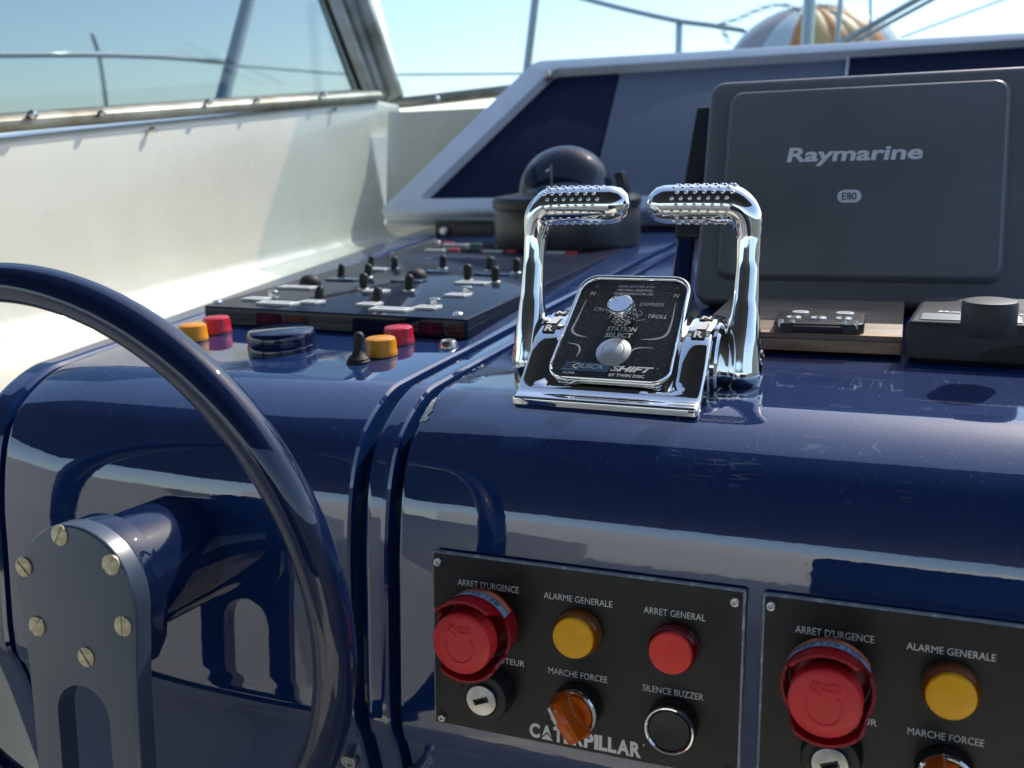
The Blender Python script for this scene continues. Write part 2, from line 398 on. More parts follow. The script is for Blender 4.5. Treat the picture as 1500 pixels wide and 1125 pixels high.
def text(s, w, h, m, parent, Mx, bold=0.0, shear=0.0, name='lettering', ext=.0001):
    return obj(name, text_bm(s, w, h, bold, shear, ext), m, parent, Mx, smooth=False)
def screw_bm(r, h, slot=True, seg=20, ang=0):
    """round head with a cut slot"""
    b = lathe([(r, 0), (r, h * .7), (r * .93, h * .95), (r * .8, h), (0, h)], seg)
    return b

# ================================================================== THE SETTING
tag(obj('sea', quad([(-4000, -4000, -3.6), (4000, -4000, -3.6), (4000, 8000, -3.6), (-4000, 8000, -3.6)]), 'sea', smooth=False), kind='structure')
tag(obj('cockpit_deck', box(8.4, 9.6, .06, .005, Mx=T(0, -3.0, -1.30)), 'deck', smooth=False), kind='structure')

# side wall of the cockpit: from the ledge it curves up into the coaming under the side window
def wall_section(y):
    """(x, z) points of the port coaming at station y, from foot to top edge"""
    t = (y - .9) / (2.0 - .9)
    zt = onX((30 + 540 * max(-.4, min(1.05, t)), 0), -1)  # only for direction, not used
    return t
top_px = [(-160, 218), (0, 203), (120, 190), (240, 178), (360, 166), (480, 153), (560, 147), (585, 152)]
foot_px = [(-260, 560), (-60, 510), (120, 470), (240, 436), (340, 407), (430, 382), (530, 354), (563, 346)]
XW = -1.02
b = bmesh.new(); cols = []
for i, (tp, fp) in enumerate(zip(top_px, foot_px)):
    a = onX(fp, XW); c = onX(tp, XW - .03)
    col = []
    # ledge part: from the fillet towards the console
    col.append(Vector((-.50, a.y, a.z - .012))); col.append(Vector((-.80, a.y, a.z - .010))); col.append(Vector((XW + .06, a.y, a.z - .004)))
    col.append(Vector((XW + .030, a.y, a.z + .000))); col.append(Vector((XW + .012, a.y, a.z + .008))); col.append(Vector((XW + .002, a.y, a.z + .026)))
    for k in (.2, .5, .8): col.append(Vector((XW - .03 * k, a.y + (c.y - a.y) * k, a.z + .026 + (c.z - a.z - .026) * k)))
    col.append(c + Vector((0, 0, -.012))); col.append(c + Vector((-.003, 0, -.003))); col.append(c + Vector((-.012, 0, 0))); col.append(c + Vector((-.09, 0, .002)))
    cols.append([b.verts.new(v) for v in col])
for A, B in zip(cols[:-1], cols[1:]):
    for i in range(len(A) - 1): b.faces.new((A[i], B[i], B[i + 1], A[i + 1]))
bmesh.ops.recalc_face_normals(b, faces=b.faces)
obj_ = tag(obj('coaming_wall', b, 'cream', ang=60), kind='structure')
wall_far = onX((585, 152), XW - .03); foot_far = onX((563, 346), XW)
# dash wall across the bow side of the cockpit, behind the sloping dash board
b = bmesh.new()
ya = foot_far.y
zt = onY((600, 160), ya).z
w = [(-1.022, ya, foot_far.z - .02), (-1.012, ya + .012, foot_far.z + .02), (-.98, ya + .030, foot_far.z + .02), (1.3, ya + .030, foot_far.z + .02)]
lo = [b.verts.new((x, y, foot_far.z - .05)) for x, y, z in w]; hi = [b.verts.new((x, y + .05, zt)) for x, y, z in w]
for i in range(3): b.faces.new((lo[i], lo[i + 1], hi[i + 1], hi[i]))
back = [b.verts.new((x, y + .25, zt + .005)) for x, y, z in w]
for i in range(3): b.faces.new((hi[i], hi[i + 1], back[i + 1], back[i]))
bmesh.ops.recalc_face_normals(b, faces=b.faces)
tag(obj('dash_wall', b, 'cream', ang=60), kind='structure')
# lower cockpit side below the ledge
tag(obj('cockpit_side', box(.05, 3.6, 1.15, .01, Mx=T(-1.06, -.2, -.75)), 'white_hull'), kind='structure')
tag(obj('cockpit_side', box(.05, 4.6, 1.35, .01, Mx=T(1.45, -.4, -.62)), 'cream'), kind='structure')
tag(obj('cockpit_front', box(2.4, .05, 1.12, .01, Mx=T(.2, .92, -.80)), 'white_hull'), kind='structure')
# aft part of the cockpit, behind the photographer (seen only as reflections)
tag(obj('aft_bulkhead', box(8.4, .08, 1.75, .03, Mx=T(0, -4.7, -.44)), 'white_hull'), kind='structure')
tag(obj('hardtop', box(4.6, 4.25, .07, .03, Mx=T(-1.4, -1.475, .66)), 'hardtop'), kind='structure')

seat = thing('added_seat', 'added dark blue seat, out of view, that darkens the reflections', 'seat', T(.45, -1.15, -1.27))  # unseen, added to darken what the console front reflects
obj('base', box(1.2, .5, .55, .03, Mx=T(0, 0, .28)), 'white_hull', seat); obj('cushion', box(1.25, .55, .14, .05, 3, Mx=T(0, .0, .62)), 'seat_vinyl', seat)
obj('backrest', box(1.25, .14, .62, .05, 3, Mx=T(0, -.25, .95) @ RX(6)), 'seat_vinyl', seat)

# ================================================================== HELM CONSOLE
prof0 = [(.60, -.70), (.575, -.60), (.537, -.41), (.5252, -.3735), (.5240, -.355), (.5250, -.3387), (.5298, -.286), (.5335, -.2466), (.5438, -.2039), (.5624, -.1762),
         (.600, -.1570), (.64, -.1530), (.76, -.150), (.90, -.146), (1.25, -.137), (1.75, -.126)]
prof = catmull([(0, a, c) for a, c in prof0], 7)
def surf_z(y):
    for a, c in zip(prof[len(prof) // 2:-1], prof[len(prof) // 2 + 1:]):
        if a.y <= y <= c.y: return a.z + (c.z - a.z) * (y - a.y) / (c.y - a.y)
    return -.15
def pnorm(i):
    a = prof[max(0, i - 1)]; c = prof[min(len(prof) - 1, i + 1)]; t = (c - a).normalized(); return Vector((0, -t.z, t.y))
def on_console(p):
    """where the sight line p meets the top or face of the console"""
    r = _ray(p); best = None
    for a, c in zip(prof[:-1], prof[1:]):
        d = r.y * -(c.z - a.z) + (c.y - a.y) * r.z
        if abs(d) < 1e-12: continue
        t = (-(c.z - a.z) * a.y + (c.y - a.y) * a.z) / d; s = (r.y * a.z - r.z * a.y) / d
        if -1e-4 <= s <= 1 + 1e-4 and t > 0 and (best is None or t < best): best = t
    return r * best
def shell(x0, x1, bev=.0045, depth=.035):
    """one moulding: the console profile drawn out from x0(y) to x1(y), with rounded lips"""
    lv = [(0, -depth), (0, -bev), (bev * .13, -bev * .5), (bev * .5, -bev * .13), (bev, 0)]
    b = bmesh.new(); rows = []
    for i, p in enumerate(prof):
        n = pnorm(i); a, c = x0(p.y), x1(p.y); row = []
        for dx, dn in lv: row.append(b.verts.new((a + dx, p.y + n.y * dn, p.z + n.z * dn)))
        for k in range(1, 6):
            row.append(b.verts.new((a + bev + (c - a - 2 * bev) * k / 6, p.y, p.z)))
        for dx, dn in lv[::-1]: row.append(b.verts.new((c - dx, p.y + n.y * dn, p.z + n.z * dn)))
        rows.append(row)
    for A, B in zip(rows[:-1], rows[1:]):
        for i in range(len(A) - 1): b.faces.new((A[i], A[i + 1], B[i + 1], B[i]))
    bmesh.ops.recalc_face_normals(b, faces=b.faces); return b
con = thing('helm_console', 'glossy dark blue helm console with a rounded front and two grooves, carrying all the controls', 'console')
flare = lambda y: .13 * max(0, y - .62)
obj('wheel_housing', shell(lambda y: -.640 - flare(y), lambda y: -.3325), 'navy', con, ang=30)
obj('divider_strip', shell(lambda y: -.3225, lambda y: -.3045), 'navy', con, ang=30)
obj('centre_housing', shell(lambda y: -.2975, lambda y: .62), 'navy', con, ang=30)
obj('side_flange', shell(lambda y: -.672 - flare(y) * 1.35, lambda y: -.646 - flare(y), .006), 'navy', con, ang=30)
b = bmesh.new(); rows = []
for i, p in enumerate(prof):
    n = pnorm(i); q = p - n * .017; rows.append([b.verts.new((-.665 - flare(p.y), q.y, q.z)), b.verts.new((.60, q.y, q.z))])
for A, B in zip(rows[:-1], rows[1:]): b.faces.new((A[0], A[1], B[1], B[0]))
obj('groove_bed', b, 'navy_clean', con)
# chipped paint on the lip of the second groove
b = bmesh.new(); rng = random.Random(3)
for (px, py, k) in [(610, 606, 40), (606, 611, 26), (615, 600, 40), (621, 593, 26), (626, 587, 14), (694, 538, 5), (697, 535, 4), (684, 543, 2)]:
    for _ in range(k):
        c = on_console((px + rng.uniform(-3, 3), py + rng.uniform(-4, 4)))
        i = min(range(len(prof)), key=lambda i: (prof[i].y - c.y) ** 2 + (prof[i].z - c.z) ** 2); n = pnorm(i); t = Vector((0, n.z, -n.y))
        dx = rng.uniform(.0006, .0060); c.x = -.2975 + dx; drop = .0045 - math.sqrt(max(0, .0045 ** 2 - max(0, .0045 - dx) ** 2)); c = c + n * (.0005 - drop)
        r = rng.uniform(.0004, .0013); k2 = 6
        vs = [b.verts.new(c + Vector((1, 0, 0)) * r * .8 * math.cos(a) * rng.uniform(.6, 1.2) + t * r * 1.5 * math.sin(a) * rng.uniform(.6, 1.2)) for a in [2 * math.pi * j / k2 for j in range(k2)]]
        b.faces.new(vs)
M['chip'] = mat('bare gelcoat chip', (.62, .62, .58), .5)
tag(obj('paint_chips', b, 'chip', con, smooth=False), kind='stuff')

def slot_screw(r, h, ang=0, w=.18):
    """cheese head with a real slot"""
    b = lathe([(r, 0), (r, h * .55), (0, h * .55)], 24)
    for s in (1, -1):
        a0 = math.asin(w); o = [(r * math.cos(t), s * r * math.sin(t)) for t in [a0 + (math.pi - 2 * a0) * i / 14 for i in range(15)]]
        if s < 0: o = o[::-1]
        b = join(b, prism(o, h * .5, h * .12, z0=h * .5))
    b.transform(RZ(ang)); return b
def socket_screw(r, h):
    return lathe([(r, 0), (r * .98, h * .6), (r * .8, h * .93), (r * .5, h), (r * .48, h), (r * .42, h * .4), (0, h * .4)], 20)

# steel bolt heads low on the console, on either side of the grooves
FACE_T = 4.0
def face_M(p, off=0):
    i = min(range(len(prof)), key=lambda i: (prof[i].y - p.y) ** 2 + (prof[i].z - p.z) ** 2); n = pnorm(i)
    return frame(p + n * off, Vector((1, 0, 0)), n)
def allen_bolt(r=.006, h=.007):
    b = lathe([(r, 0), (r, h * .85), (r * .93, h), (r * .62, h), (r * .6, h * .8), (0, h * .8)], 24)
    for k in range(5):
        a = k * 72; b = join(b, box(r * .34, r * .12, h * .06, Mx=RZ(a) @ T(r * .3, 0, h * .83)))
    return b
for px, lab in (((517, 1107), 'round steel bolt head low on the console beside the wheel rim'), ((612, 1128), 'round steel bolt head below the left end of the first alarm panel')):
    p = on_console(px); o = tag(obj('bolt', allen_bolt(), 'steel', None, face_M(p)), lab, 'bolt', 'steel bolts low on the console')

# ================================================================== STEERING WHEEL
Cw = Vector((-.4755, .438, -.262))
wt = 4.0
wN = Vector((0, -math.cos(R(wt)), math.sin(R(wt))))
WM = frame(Cw, Vector((1, 0, 0)), wN)      # local z points to the helmsman
wheel = thing('steering_wheel', 'dark blue steering wheel with a slotted flat spoke and a thick shaft', 'steering wheel', WM)
Rw = .1940
b = bmesh.new(); ns = 160; sec = []
for k in range(20):                        # oval rim with a flatter inner face
    a = 2 * math.pi * k / 20; r = .0122
    x = r * math.cos(a); z = r * 1.12 * math.sin(a)
    if x < -.0088: x = -.0088 - (-.0088 - x) * .25
    sec.append((x, z))
rings = [[b.verts.new(((Rw + x) * math.cos(2 * math.pi * i / ns), (Rw + x) * math.sin(2 * math.pi * i / ns), z - .004)) for x, z in sec] for i in range(ns)]
for i in range(ns):
    A, B = rings[i], rings[(i + 1) % ns]
    for k in range(20): b.faces.new((A[k], B[k], B[(k + 1) % 20], A[(k + 1) % 20]))
bmesh.ops.recalc_face_normals(b, faces=b.faces)
rimN = Vector((0, -math.cos(R(-4.5)), math.sin(R(-4.5))))
obj('rim', b, 'wheel', wheel, WM.inverted() @ frame(Vector((-.4818, .434, -.2555)), Vector((1, 0, 0)), rimN), ang=60)
# spoke plate: rounded head tapering slightly to a long slotted leg
hw = .0475; o = []
for i in range(25):
    a = R(-8 + 196 * i / 24); o.append((hw * math.cos(a), hw * math.sin(a)))
left = [(-.0462, -.022), (-.0445, -.050), (-.0440, -.080), (-.0438, -.175)]
o = o + left + [(-x, y) for x, y in left[::-1]]
slot = [(.0215 * math.cos(R(a)), -.0800 + .0215 * math.sin(R(a))) for a in range(0, 181, 12)] + [(-.0215, -.160), (.0215, -.160)]
obj('spoke', prism(o, .014, .0022, holes=[slot], z0=-.014), 'plate_navy', wheel, ang=50)
ring = [(x * 1.0, y) for x, y in o]
obj('hub_plate', prism([(x * .985, y * .985 + .0) for x, y in o[:25]] + [(-.044, -.03), (-.036, -.046), (.036, -.046), (.044, -.03)], .016, .001, z0=-.0305), 'wheel', wheel, ang=40)
obj('shaft', lathe([(.041, -.030), (.0415, -.034), (.0415, -.125)], 64), 'wheel', wheel)
plate_N = wN
for i, px in enumerate([(88, 784), (35.5, 830), (163, 827), (55, 917), (181, 917), (127, 962)]):
    d = Cw.dot(wN); r = _ray(px); q = r * (d / r.dot(wN)); lc = WM.inverted() @ q
    obj('screw', slot_screw(.0066, .0016, [62, -42, 40, 48, 88, -52][i]), 'brass', wheel, T(lc.x, lc.y, -.0006))

# ================================================================== ALARM PANELS
def fr(x): return x / 1000.0
AN = Vector((0, -math.cos(R(4)), math.sin(R(4))))
AM = frame(Vector((-.1717, .5239, -.298)), Vector((1, 0, 0)), AN)
COLS = (-57, .3, 58.5); ROW = (20, -27.5)

def round_rim(r, h, ridges=4):
    """cylinder with turned grooves"""
    pr = [(r, 0)]
    for k in range(ridges):
        z0_ = h * k / ridges; z1 = h * (k + 1) / ridges
        pr += [(r - .0001, z0_ + .0002), (r, z0_ + .0006), (r - .0002 * k, z1 - .0006), (r - .0012, z1)]
    return pr
def pilot_light(par, x, y, lens, rim, nm='pilot_light'):
    o = obj(nm, lathe(round_rim(.0142, .0085) + [(.0128, .0095), (.0122, .0108)], 48), rim, par, T(fr(x), fr(y), .0002))
    obj('lens', lathe([(.0125, .0100), (.0124, .0124), (.0118, .0130), (.009, .0133), (0, .0134)], 48), lens, o)
    return o
def wrap(bm, r, a0, z0_):
    """bend flat lettering round a cylinder of radius r, its baseline at height z0"""
    for v in bm.verts:
        a = a0 + v.co.x / r; v.co = Vector((r * math.cos(a), r * math.sin(a), z0_ + v.co.y))
    return bm
def guard_bm(R1, h0, segs=96):
    """collar round the mushroom head: the rim is cut away in two waves and pierced by oval holes"""
    b = bmesh.new(); th = .0016
    def top(a):
        d = math.degrees(a) % 360
        s = max(0.0, min(1.0, (math.cos(math.radians(2 * (d - 95))) + .55) / .7))   # high at top and bottom, low at the sides
        s = s * s * (3 - 2 * s)
        return h0 + .0150 * s
    holes = [(38, .020), (130, .020), (90, .021), (232, .024), (308, .024), (182, .016), (355, .016)]
    nz = 14; grid = {}
    for i in range(segs):
        a = 2 * math.pi * i / segs
        for k in range(nz + 1):
            z = .006 + (top(a) - .006) * k / nz
            rr = R1 + .0022 * (z - .006) / .03
            grid[i, k, 0] = b.verts.new((rr * math.cos(a), rr * math.sin(a), z)); grid[i, k, 1] = b.verts.new(((rr - th) * math.cos(a), (rr - th) * math.sin(a), z))
    def gone(i, k):
        a = math.degrees(2 * math.pi * (i + .5) / segs); z = .006 + (top(math.radians(a)) - .006) * (k + .5) / nz
        for ha, hz in holes:
            da = (a - ha + 180) % 360 - 180
            if (da * math.pi / 180 * R1 / .0042) ** 2 + ((z - hz) / .0024) ** 2 < 1: return True
        return False
    cut = {(i, k) for i in range(segs) for k in range(nz) if gone(i, k)}
    for i in range(segs):
        j = (i + 1) % segs
        for k in range(nz):
            if (i, k) in cut: continue
            b.faces.new((grid[i, k, 0], grid[j, k, 0], grid[j, k + 1, 0], grid[i, k + 1, 0]))
            b.faces.new((grid[i, k, 1], grid[i, k + 1, 1], grid[j, k + 1, 1], grid[j, k, 1]))
            for (ii, kk, e) in (((i + 1) % segs, k, 1), ((i - 1) % segs, k, 0)):
                if (ii, kk) in cut:
                    q = j if e else i; b.faces.new((grid[q, k, 0], grid[q, k + 1, 0], grid[q, k + 1, 1], grid[q, k, 1]))
            for kk, q in ((k + 1, k + 1), (k - 1, k)):
                if (i, kk) in cut or kk == nz or kk < 0: b.faces.new((grid[i, q, 0], grid[j, q, 0], grid[j, q, 1], grid[i, q, 1]))
    bmesh.ops.recalc_face_normals(b, faces=b.faces)
    return b
def emergency_stop(par, x, y):
    base = obj('emergency_stop', lathe([(.0195, 0), (.0195, .004), (.0205, .0062), (.0175, .0070), (.013, .0075), (.012, .034), (0, .034)], 48), 'red_guard', par, T(fr(x), fr(y), .0003) @ RZ(0))
    tag(base, 'red mushroom emergency stop in a cut-away red collar')
    # mushroom head with grip notches round its edge
    h0 = .0285; pr = [(.014, h0 - .004), (.0182, h0 - .002), (.0186, h0), (.0187, h0 + .008), (.0183, h0 + .0098), (.0172, h0 + .0107), (.012, h0 + .0113), (0, h0 + .0115)]
    hb = lathe(pr, 96)
    for v in hb.verts:
        a = math.degrees(math.atan2(v.co.y, v.co.x)) % 360
        if (v.co.xy.length > .0185) and (a < 60 or a > 320) and int(a / 3.75) % 2: v.co.xy *= .965
    obj('mushroom_head', hb, 'red_plastic', base)
    top = h0 + .01125
    # raised turning arrow and maker's name, moulded in the same plastic
    arc = [(.0088 * math.cos(R(a)), .0088 * math.sin(R(a)) - .0022, top) for a in range(130, 412, 6)]
    ab = tube(arc, .0007, 8)
    a = R(130); px_, py_ = .0088 * math.cos(a), .0088 * math.sin(a) - .0022
    ab = join(ab, prism([(px_ - .0035, py_ - .0012), (px_ + .0028, py_ + .0042), (px_ - .0028, py_ + .0048)][::-1] if False else [(px_ - .0030, py_ - .0016), (px_ + .0036, py_ + .0008), (px_ - .0022, py_ + .0050)], .0008, .0002, z0=top - .0002))
    obj('arrow', ab, 'red_plastic', base)
    nb = join(tf(text_bm('Schneider', .0140, .0030, .012), T(0, .0112, 0)), tf(text_bm('Electric', .0090, .0018, .012), T(.0030, .0083, 0)), box(.0018, .0018, .0004, Mx=T(-.0034, .0085, 0) @ RZ(45)))
    r_ = bmesh.ops.extrude_face_region(nb, geom=nb.faces[:]); bmesh.ops.translate(nb, verts=[e for e in r_['geom'] if isinstance(e, bmesh.types.BMVert)], vec=(0, 0, .0005))
    nb.transform(T(0, 0, top - .0002)); obj('moulded_name', nb, 'red_plastic', base, smooth=False)
    gd = obj('guard', guard_bm(.0232, .0205), 'red_guard', base, ang=50)
    # printed band on the upper side of the collar
    def band(r, a0, a1, z0_, z1_, rs=0):
        bb = bmesh.new(); n_ = 30; A = [(bb.verts.new(((r + rs * 0) * math.cos(R(a0 + (a1 - a0) * i / n_)), (r) * math.sin(R(a0 + (a1 - a0) * i / n_)), z0_)), bb.verts.new(((r + .0006) * math.cos(R(a0 + (a1 - a0) * i / n_)), (r + .0006) * math.sin(R(a0 + (a1 - a0) * i / n_)), z1_))) for i in range(n_ + 1)]
        for u, v in zip(A[:-1], A[1:]): bb.faces.new((u[0], v[0], v[1], u[1]))
        return bb
    obj('warning_label', band(.0243, 32, 150, .0150, .0225), 'label_blue', base)
    obj('warning_label', band(.0240, 32, 150, .0095, .0150), 'label_orange', base)
    wb = text_bm('WARNING', .013, .0026, .02)
    for v in wb.verts: v.co.x *= -1; v.co.y *= -1
    wb = wrap(wb, .0246, R(92), .0122)
    for ln, z_ in enumerate((.0208, .0193, .0178, .0163)):          # lines of fine print, too small to read
        for k in range(9):
            tb = bmesh.new(); x0_ = -.0185 + k * .0042; w__ = .0034 - .0009 * ((k * 7 + ln * 3) % 3)
            n0 = [tb.verts.new((x0_ + w__ * q_, -.0003, 0)) for q_ in (0, .5, 1)]; n1 = [tb.verts.new((x0_ + w__ * q_, .0003, 0)) for q_ in (0, .5, 1)]
            for q_ in (0, 1): tb.faces.new((n0[q_], n0[q_ + 1], n1[q_ + 1], n1[q_]))
            wb = join(wb, wrap(tb, .0250, R(92), z_))
    obj('lettering', wb, 'ink_dark', base, smooth=False)
    return base
def key_switch(par, x, y, rot=22):
    k = obj('key_switch', lathe([(.0165, 0), (.0165, .0030), (.0160, .0040), (.0158, .0120), (.0150, .0135), (.0110, .0140), (.0106, .0130), (0, .0130)], 40), 'black_plastic', par, T(fr(x), fr(y), .0003))
    # steel barrel with a cut keyway
    o = [(.0098 * math.cos(R(a)), .0098 * math.sin(R(a))) for a in range(0, 360, 10)]
    c, s = math.cos(R(rot)), math.sin(R(rot)); sl_ = [(u * c - v * s, u * s + v * c) for u, v in ((-.0038, -.0010), (.0038, -.0010), (.0038, .0010), (-.0038, .0010))]
    obj('lock_barrel', prism(o, .0040, .0006, z0=.0130, holes=[sl_]), 'steel', k)
    o2 = [(u * 1.28, v * 1.8) for u, v in ((-.0038, -.0010), (.0038, -.0010), (.0038, .0010), (-.0038, .0010))]
    i2 = [(-.0038, -.0010), (.0038, -.0010), (.0038, .0010), (-.0038, .0010)]
    obj('keyway', prism([(u * c - v * s, u * s + v * c) for u, v in o2], .0006, .0001, z0=.0170, holes=[[(u * c - v * s, u * s + v * c) for u, v in i2]]), 'black_plastic', k)
    return k
def selector(par, x, y, rot):
    k = obj('selector_switch', lathe([(.0150, 0), (.0150, .0085), (.0146, .0100), (.0138, .0102), (.0118, .0102), (.0116, .006), (0, .006)], 48), 'black_plastic', par, T(fr(x), fr(y), .0003))
    obj('bezel_ring', lathe([(.0146, .0100), (.0148, .0118), (.0140, .0126), (.0130, .0126), (.0124, .0100)], 48), 'chrome', k)
    obj('knob_base', lathe([(.0123, .006), (.0123, .0130), (.0118, .0138), (.0085, .0140), (.0080, .0125), (0, .0125)], 40), 'orange_knob', k)
    # tapering grip: a wedge lying across the knob, longer on the pointing side
    g = bmesh.new(); st = [(-.0150, .0058, .004), (-.0120, .0062, .0150), (-.002, .0064, .0175), (.009, .0058, .0170), (.0135, .0050, .0140), (.0150, .0040, .0040)]
    rr = []
    for u, wv_, hh in st:
        rr.append([g.verts.new((s_ * wv_ * kx, u, .0125 + hh * kz)) for s_, kx, kz in ((-1, 1, 0), (-1, .95, .35), (-1, .62, .9), (-1, .25, 1), (1, .25, 1), (1, .62, .9), (1, .95, .35), (1, 1, 0))])
    for A, B in zip(rr[:-1], rr[1:]):
        for i in range(7): g.faces.new((A[i], A[i + 1], B[i + 1], B[i]))
        g.faces.new((A[7], A[0], B[0], B[7]))
    g.faces.new(rr[0]); g.faces.new(rr[-1][::-1]); bmesh.ops.recalc_face_normals(g, faces=g.faces)
    obj('grip', g, 'orange_knob', k, RZ(rot), ang=32)
    o = rrect(.0026, .0105, .0012)
    obj('pointer_mark', prism(o, .0006, .0002, Mx=RZ(rot) @ T(-.0029, .0080, .0288) @ RY(-38) @ RX(-2)), 'ink', k)
    return k
def push_button(par, x, y):
    k = obj('push_button', lathe([(.0150, 0), (.0150, .0085), (.0146, .0102), (.0125, .0102)], 48), 'black_plastic', par, T(fr(x), fr(y), .0003))
    obj('bezel_ring', lathe([(.0145, .0100), (.0147, .0112), (.0142, .0122), (.0134, .0124), (.0127, .0116), (.0126, .0095)], 48), 'chrome', k)
    obj('button', lathe([(.0125, .006), (.0125, .0108), (.0118, .0117), (.0095, .0114), (.0050, .0107), (0, .0105)], 40), 'black_plastic', k)
    return k
def alarm_panel(label, Mx, sel_rot, full=True):
    t = thing('alarm_panel', label, 'control panel', Mx, 'black engine alarm panels')
    fp = prism(rrect(.1925, .1135, .0012, 2), .0032, .0, z0=-.0034)
    obj('face_plate', fp, 'alarm_black', t)
    # clear bevelled border round the laminate
    b_ = prism(rrect(.1957, .1165, .0016, 2), .0026, .0012, z0=-.0036, holes=[rrect(.1926, .1136, .0012, 2)])
    obj('bevelled_edge', b_, 'edge_clear', t)
    for (x, y) in ((-93, 51.5), (92, 51), (-91.5, -53), (92, -53)):
        s = obj('screw', socket_screw(.0028, .0020), 'steel', t, T(fr(x), fr(y), 0)); obj('washer', lathe([(.0038, 0), (.0038, .0004), (.0026, .0005)], 20), 'black_plastic', s)
    for s, x, y, w_, h_ in (("ARRET D'URGENCE", -59, 40.2, 41, 4.0), ('ALARME GENERALE', -.7, 39.4, 43, 4.0), ('ARRET GENERAL', 57.7, 39.0, 36, 4.0),
                            ('MOTEUR', -45.5, -7.2, 21.5, 4.0), ('ARRET', -70.5, -7.2, 17, 4.0) if not full else ('ARRET', -70.5, -7.2, 17, 4.0), ('MARCHE FORCEE', -.3, -8.4, 37.3, 4.0), ('SILENCE BUZZER', 58, -9.2, 35.8, 4.0)):
        text(s, fr(w_), fr(h_) * (1.08 if "'" in s else 1), 'ink', t, T(fr(x), fr(y), 0))
    # maker's name in heavy condensed capitals, with the small triangle under its second letter
    lb = text_bm('C', .0068, .0098, .045); lb.transform(T(-.0275, 0, 0)); x = -.0275 + .0041
    for ch, w_ in (('A', .0078), ('T', .0066), ('E', .0056), ('R', .0068), ('P', .0062), ('I', .0026), ('L', .0054), ('L', .0054), ('A', .0078), ('R', .0068)):
        lb = join(lb, tf(text_bm(ch, w_, .0098, .045), T(x + w_ / 2, 0, .00001 * len(ch)))); x += w_ + .0003
    lb = join(lb, tf(text_bm('o', .0013, .0013, .01), T(x + .0012, .0040, 0)))
    lb.transform(T(-.0005, -.0497, 0)); obj('maker_logo', lb, 'ink', t, smooth=False)
    tri = bmesh.new(); tri.faces.new([tri.verts.new(v) for v in ((-.0053, 0, .0), (.0053, 0, .0), (0, .0055, .0))]); tri.transform(T(-.0198, -.0546, .0002))
    obj('logo_triangle', tri, 'alarm_black', t, smooth=False)
    tri = bmesh.new(); tri.faces.new([tri.verts.new(v) for v in ((-.0040, 0, .0), (.0040, 0, .0), (0, .0040, .0))]); tri.transform(T(-.0198, -.0543, .0003))
    obj('logo_triangle', tri, 'ink', t, smooth=False)
    emergency_stop(t, -60.0, 17.5)
    pilot_light(t, COLS[1], ROW[0], 'amber_lens', 'amber_dark'); 
    r_ = pilot_light(t, COLS[2], ROW[0], 'red_lens', 'red_dark')
    key_switch(t, COLS[0], ROW[1]); selector(t, COLS[1], ROW[1], sel_rot); push_button(t, COLS[2] + .3, ROW[1])
    return t
alarm_panel('black alarm panel with orange selector knob and silence buzzer button, left of the two', AM, 30)
alarm_panel('black alarm panel at the right edge of the picture, cut off after its amber light', T(.2048, 0, .0) @ AM, 26)

# ================================================================== TWIN-LEVER ENGINE CONTROL
QM = T(-.177, .5935, -.1585) @ RZ(-1.7)
qs = thing('engine_control', 'chrome twin lever engine control with a black printed face and a knurled knob', 'engine control', QM)
# body: side profile (y, z) drawn across, narrowing towards the top, all edges rounded
side = [(0, .0), (.0, .0045), (.0030, .0062), (.0075, .0078), (.014, .0128), (.024, .0226), (.034, .0326), (.044, .0408), (.057, .0468), (.075, .0500), (.090, .0490), (.106, .0430), (.118, .0330), (.127, .0170), (.130, .004)]
side = [(v.y, v.z) for v in catmull([(0, a, c) for a, c in side], 4)]
b = bmesh.new(); rows = []
for y, z in side:
    w_ = .0622 - .0015 * min(1, z / .05) - (.002 if y > .1 else 0)
    xs = [(-w_, -.006), (-w_, -.0025), (-w_ + .0006, -.0009), (-w_ + .0025, 0)] + [(u * w_, 0) for u in (-.85, -.72, -.62, -.35, 0, .35, .62, .72, .85)] + [(w_ - .0025, 0), (w_ - .0006, -.0009), (w_, -.0025), (w_, -.006)]
    rows.append((y, z, xs))
vr = []
for i, (y, z, xs) in enumerate(rows):
    y0_, z0_ = (side[max(0, i - 1)]); y1_, z1_ = side[min(len(side) - 1, i + 1)]; tv = Vector((y1_ - y0_, z1_ - z0_)).normalized(); nn = (-tv.y, tv.x)
    dip = lambda x: -.0095 * max(0, min(1, (.042 - abs(x)) / .004)) * max(0, min(1, (y - .0125) / .004))
    vr.append([b.verts.new((x, y + nn[0] * d, z + nn[1] * d + dip(x))) for x, d in xs])
for A, B in zip(vr[:-1], vr[1:]):
    for i in range(len(A) - 1): b.faces.new((A[i], A[i + 1], B[i + 1], B[i]))
# side cheeks down to the base
for e in (0, -1):
    lowv = [b.verts.new((v[e].co.x, v[e].co.y, max(-.004, -.004))) for v in vr]
    for i in range(len(vr) - 1):
        b.faces.new((vr[i][e], vr[i + 1][e], lowv[i + 1], lowv[i]))
bmesh.ops.recalc_face_normals(b, faces=b.faces)
obj('body', b, 'chrome', qs, ang=50)
obj('gasket', box(.112, .118, .012, .004, Mx=T(.001, .066, -.0045)), 'rubber', qs)
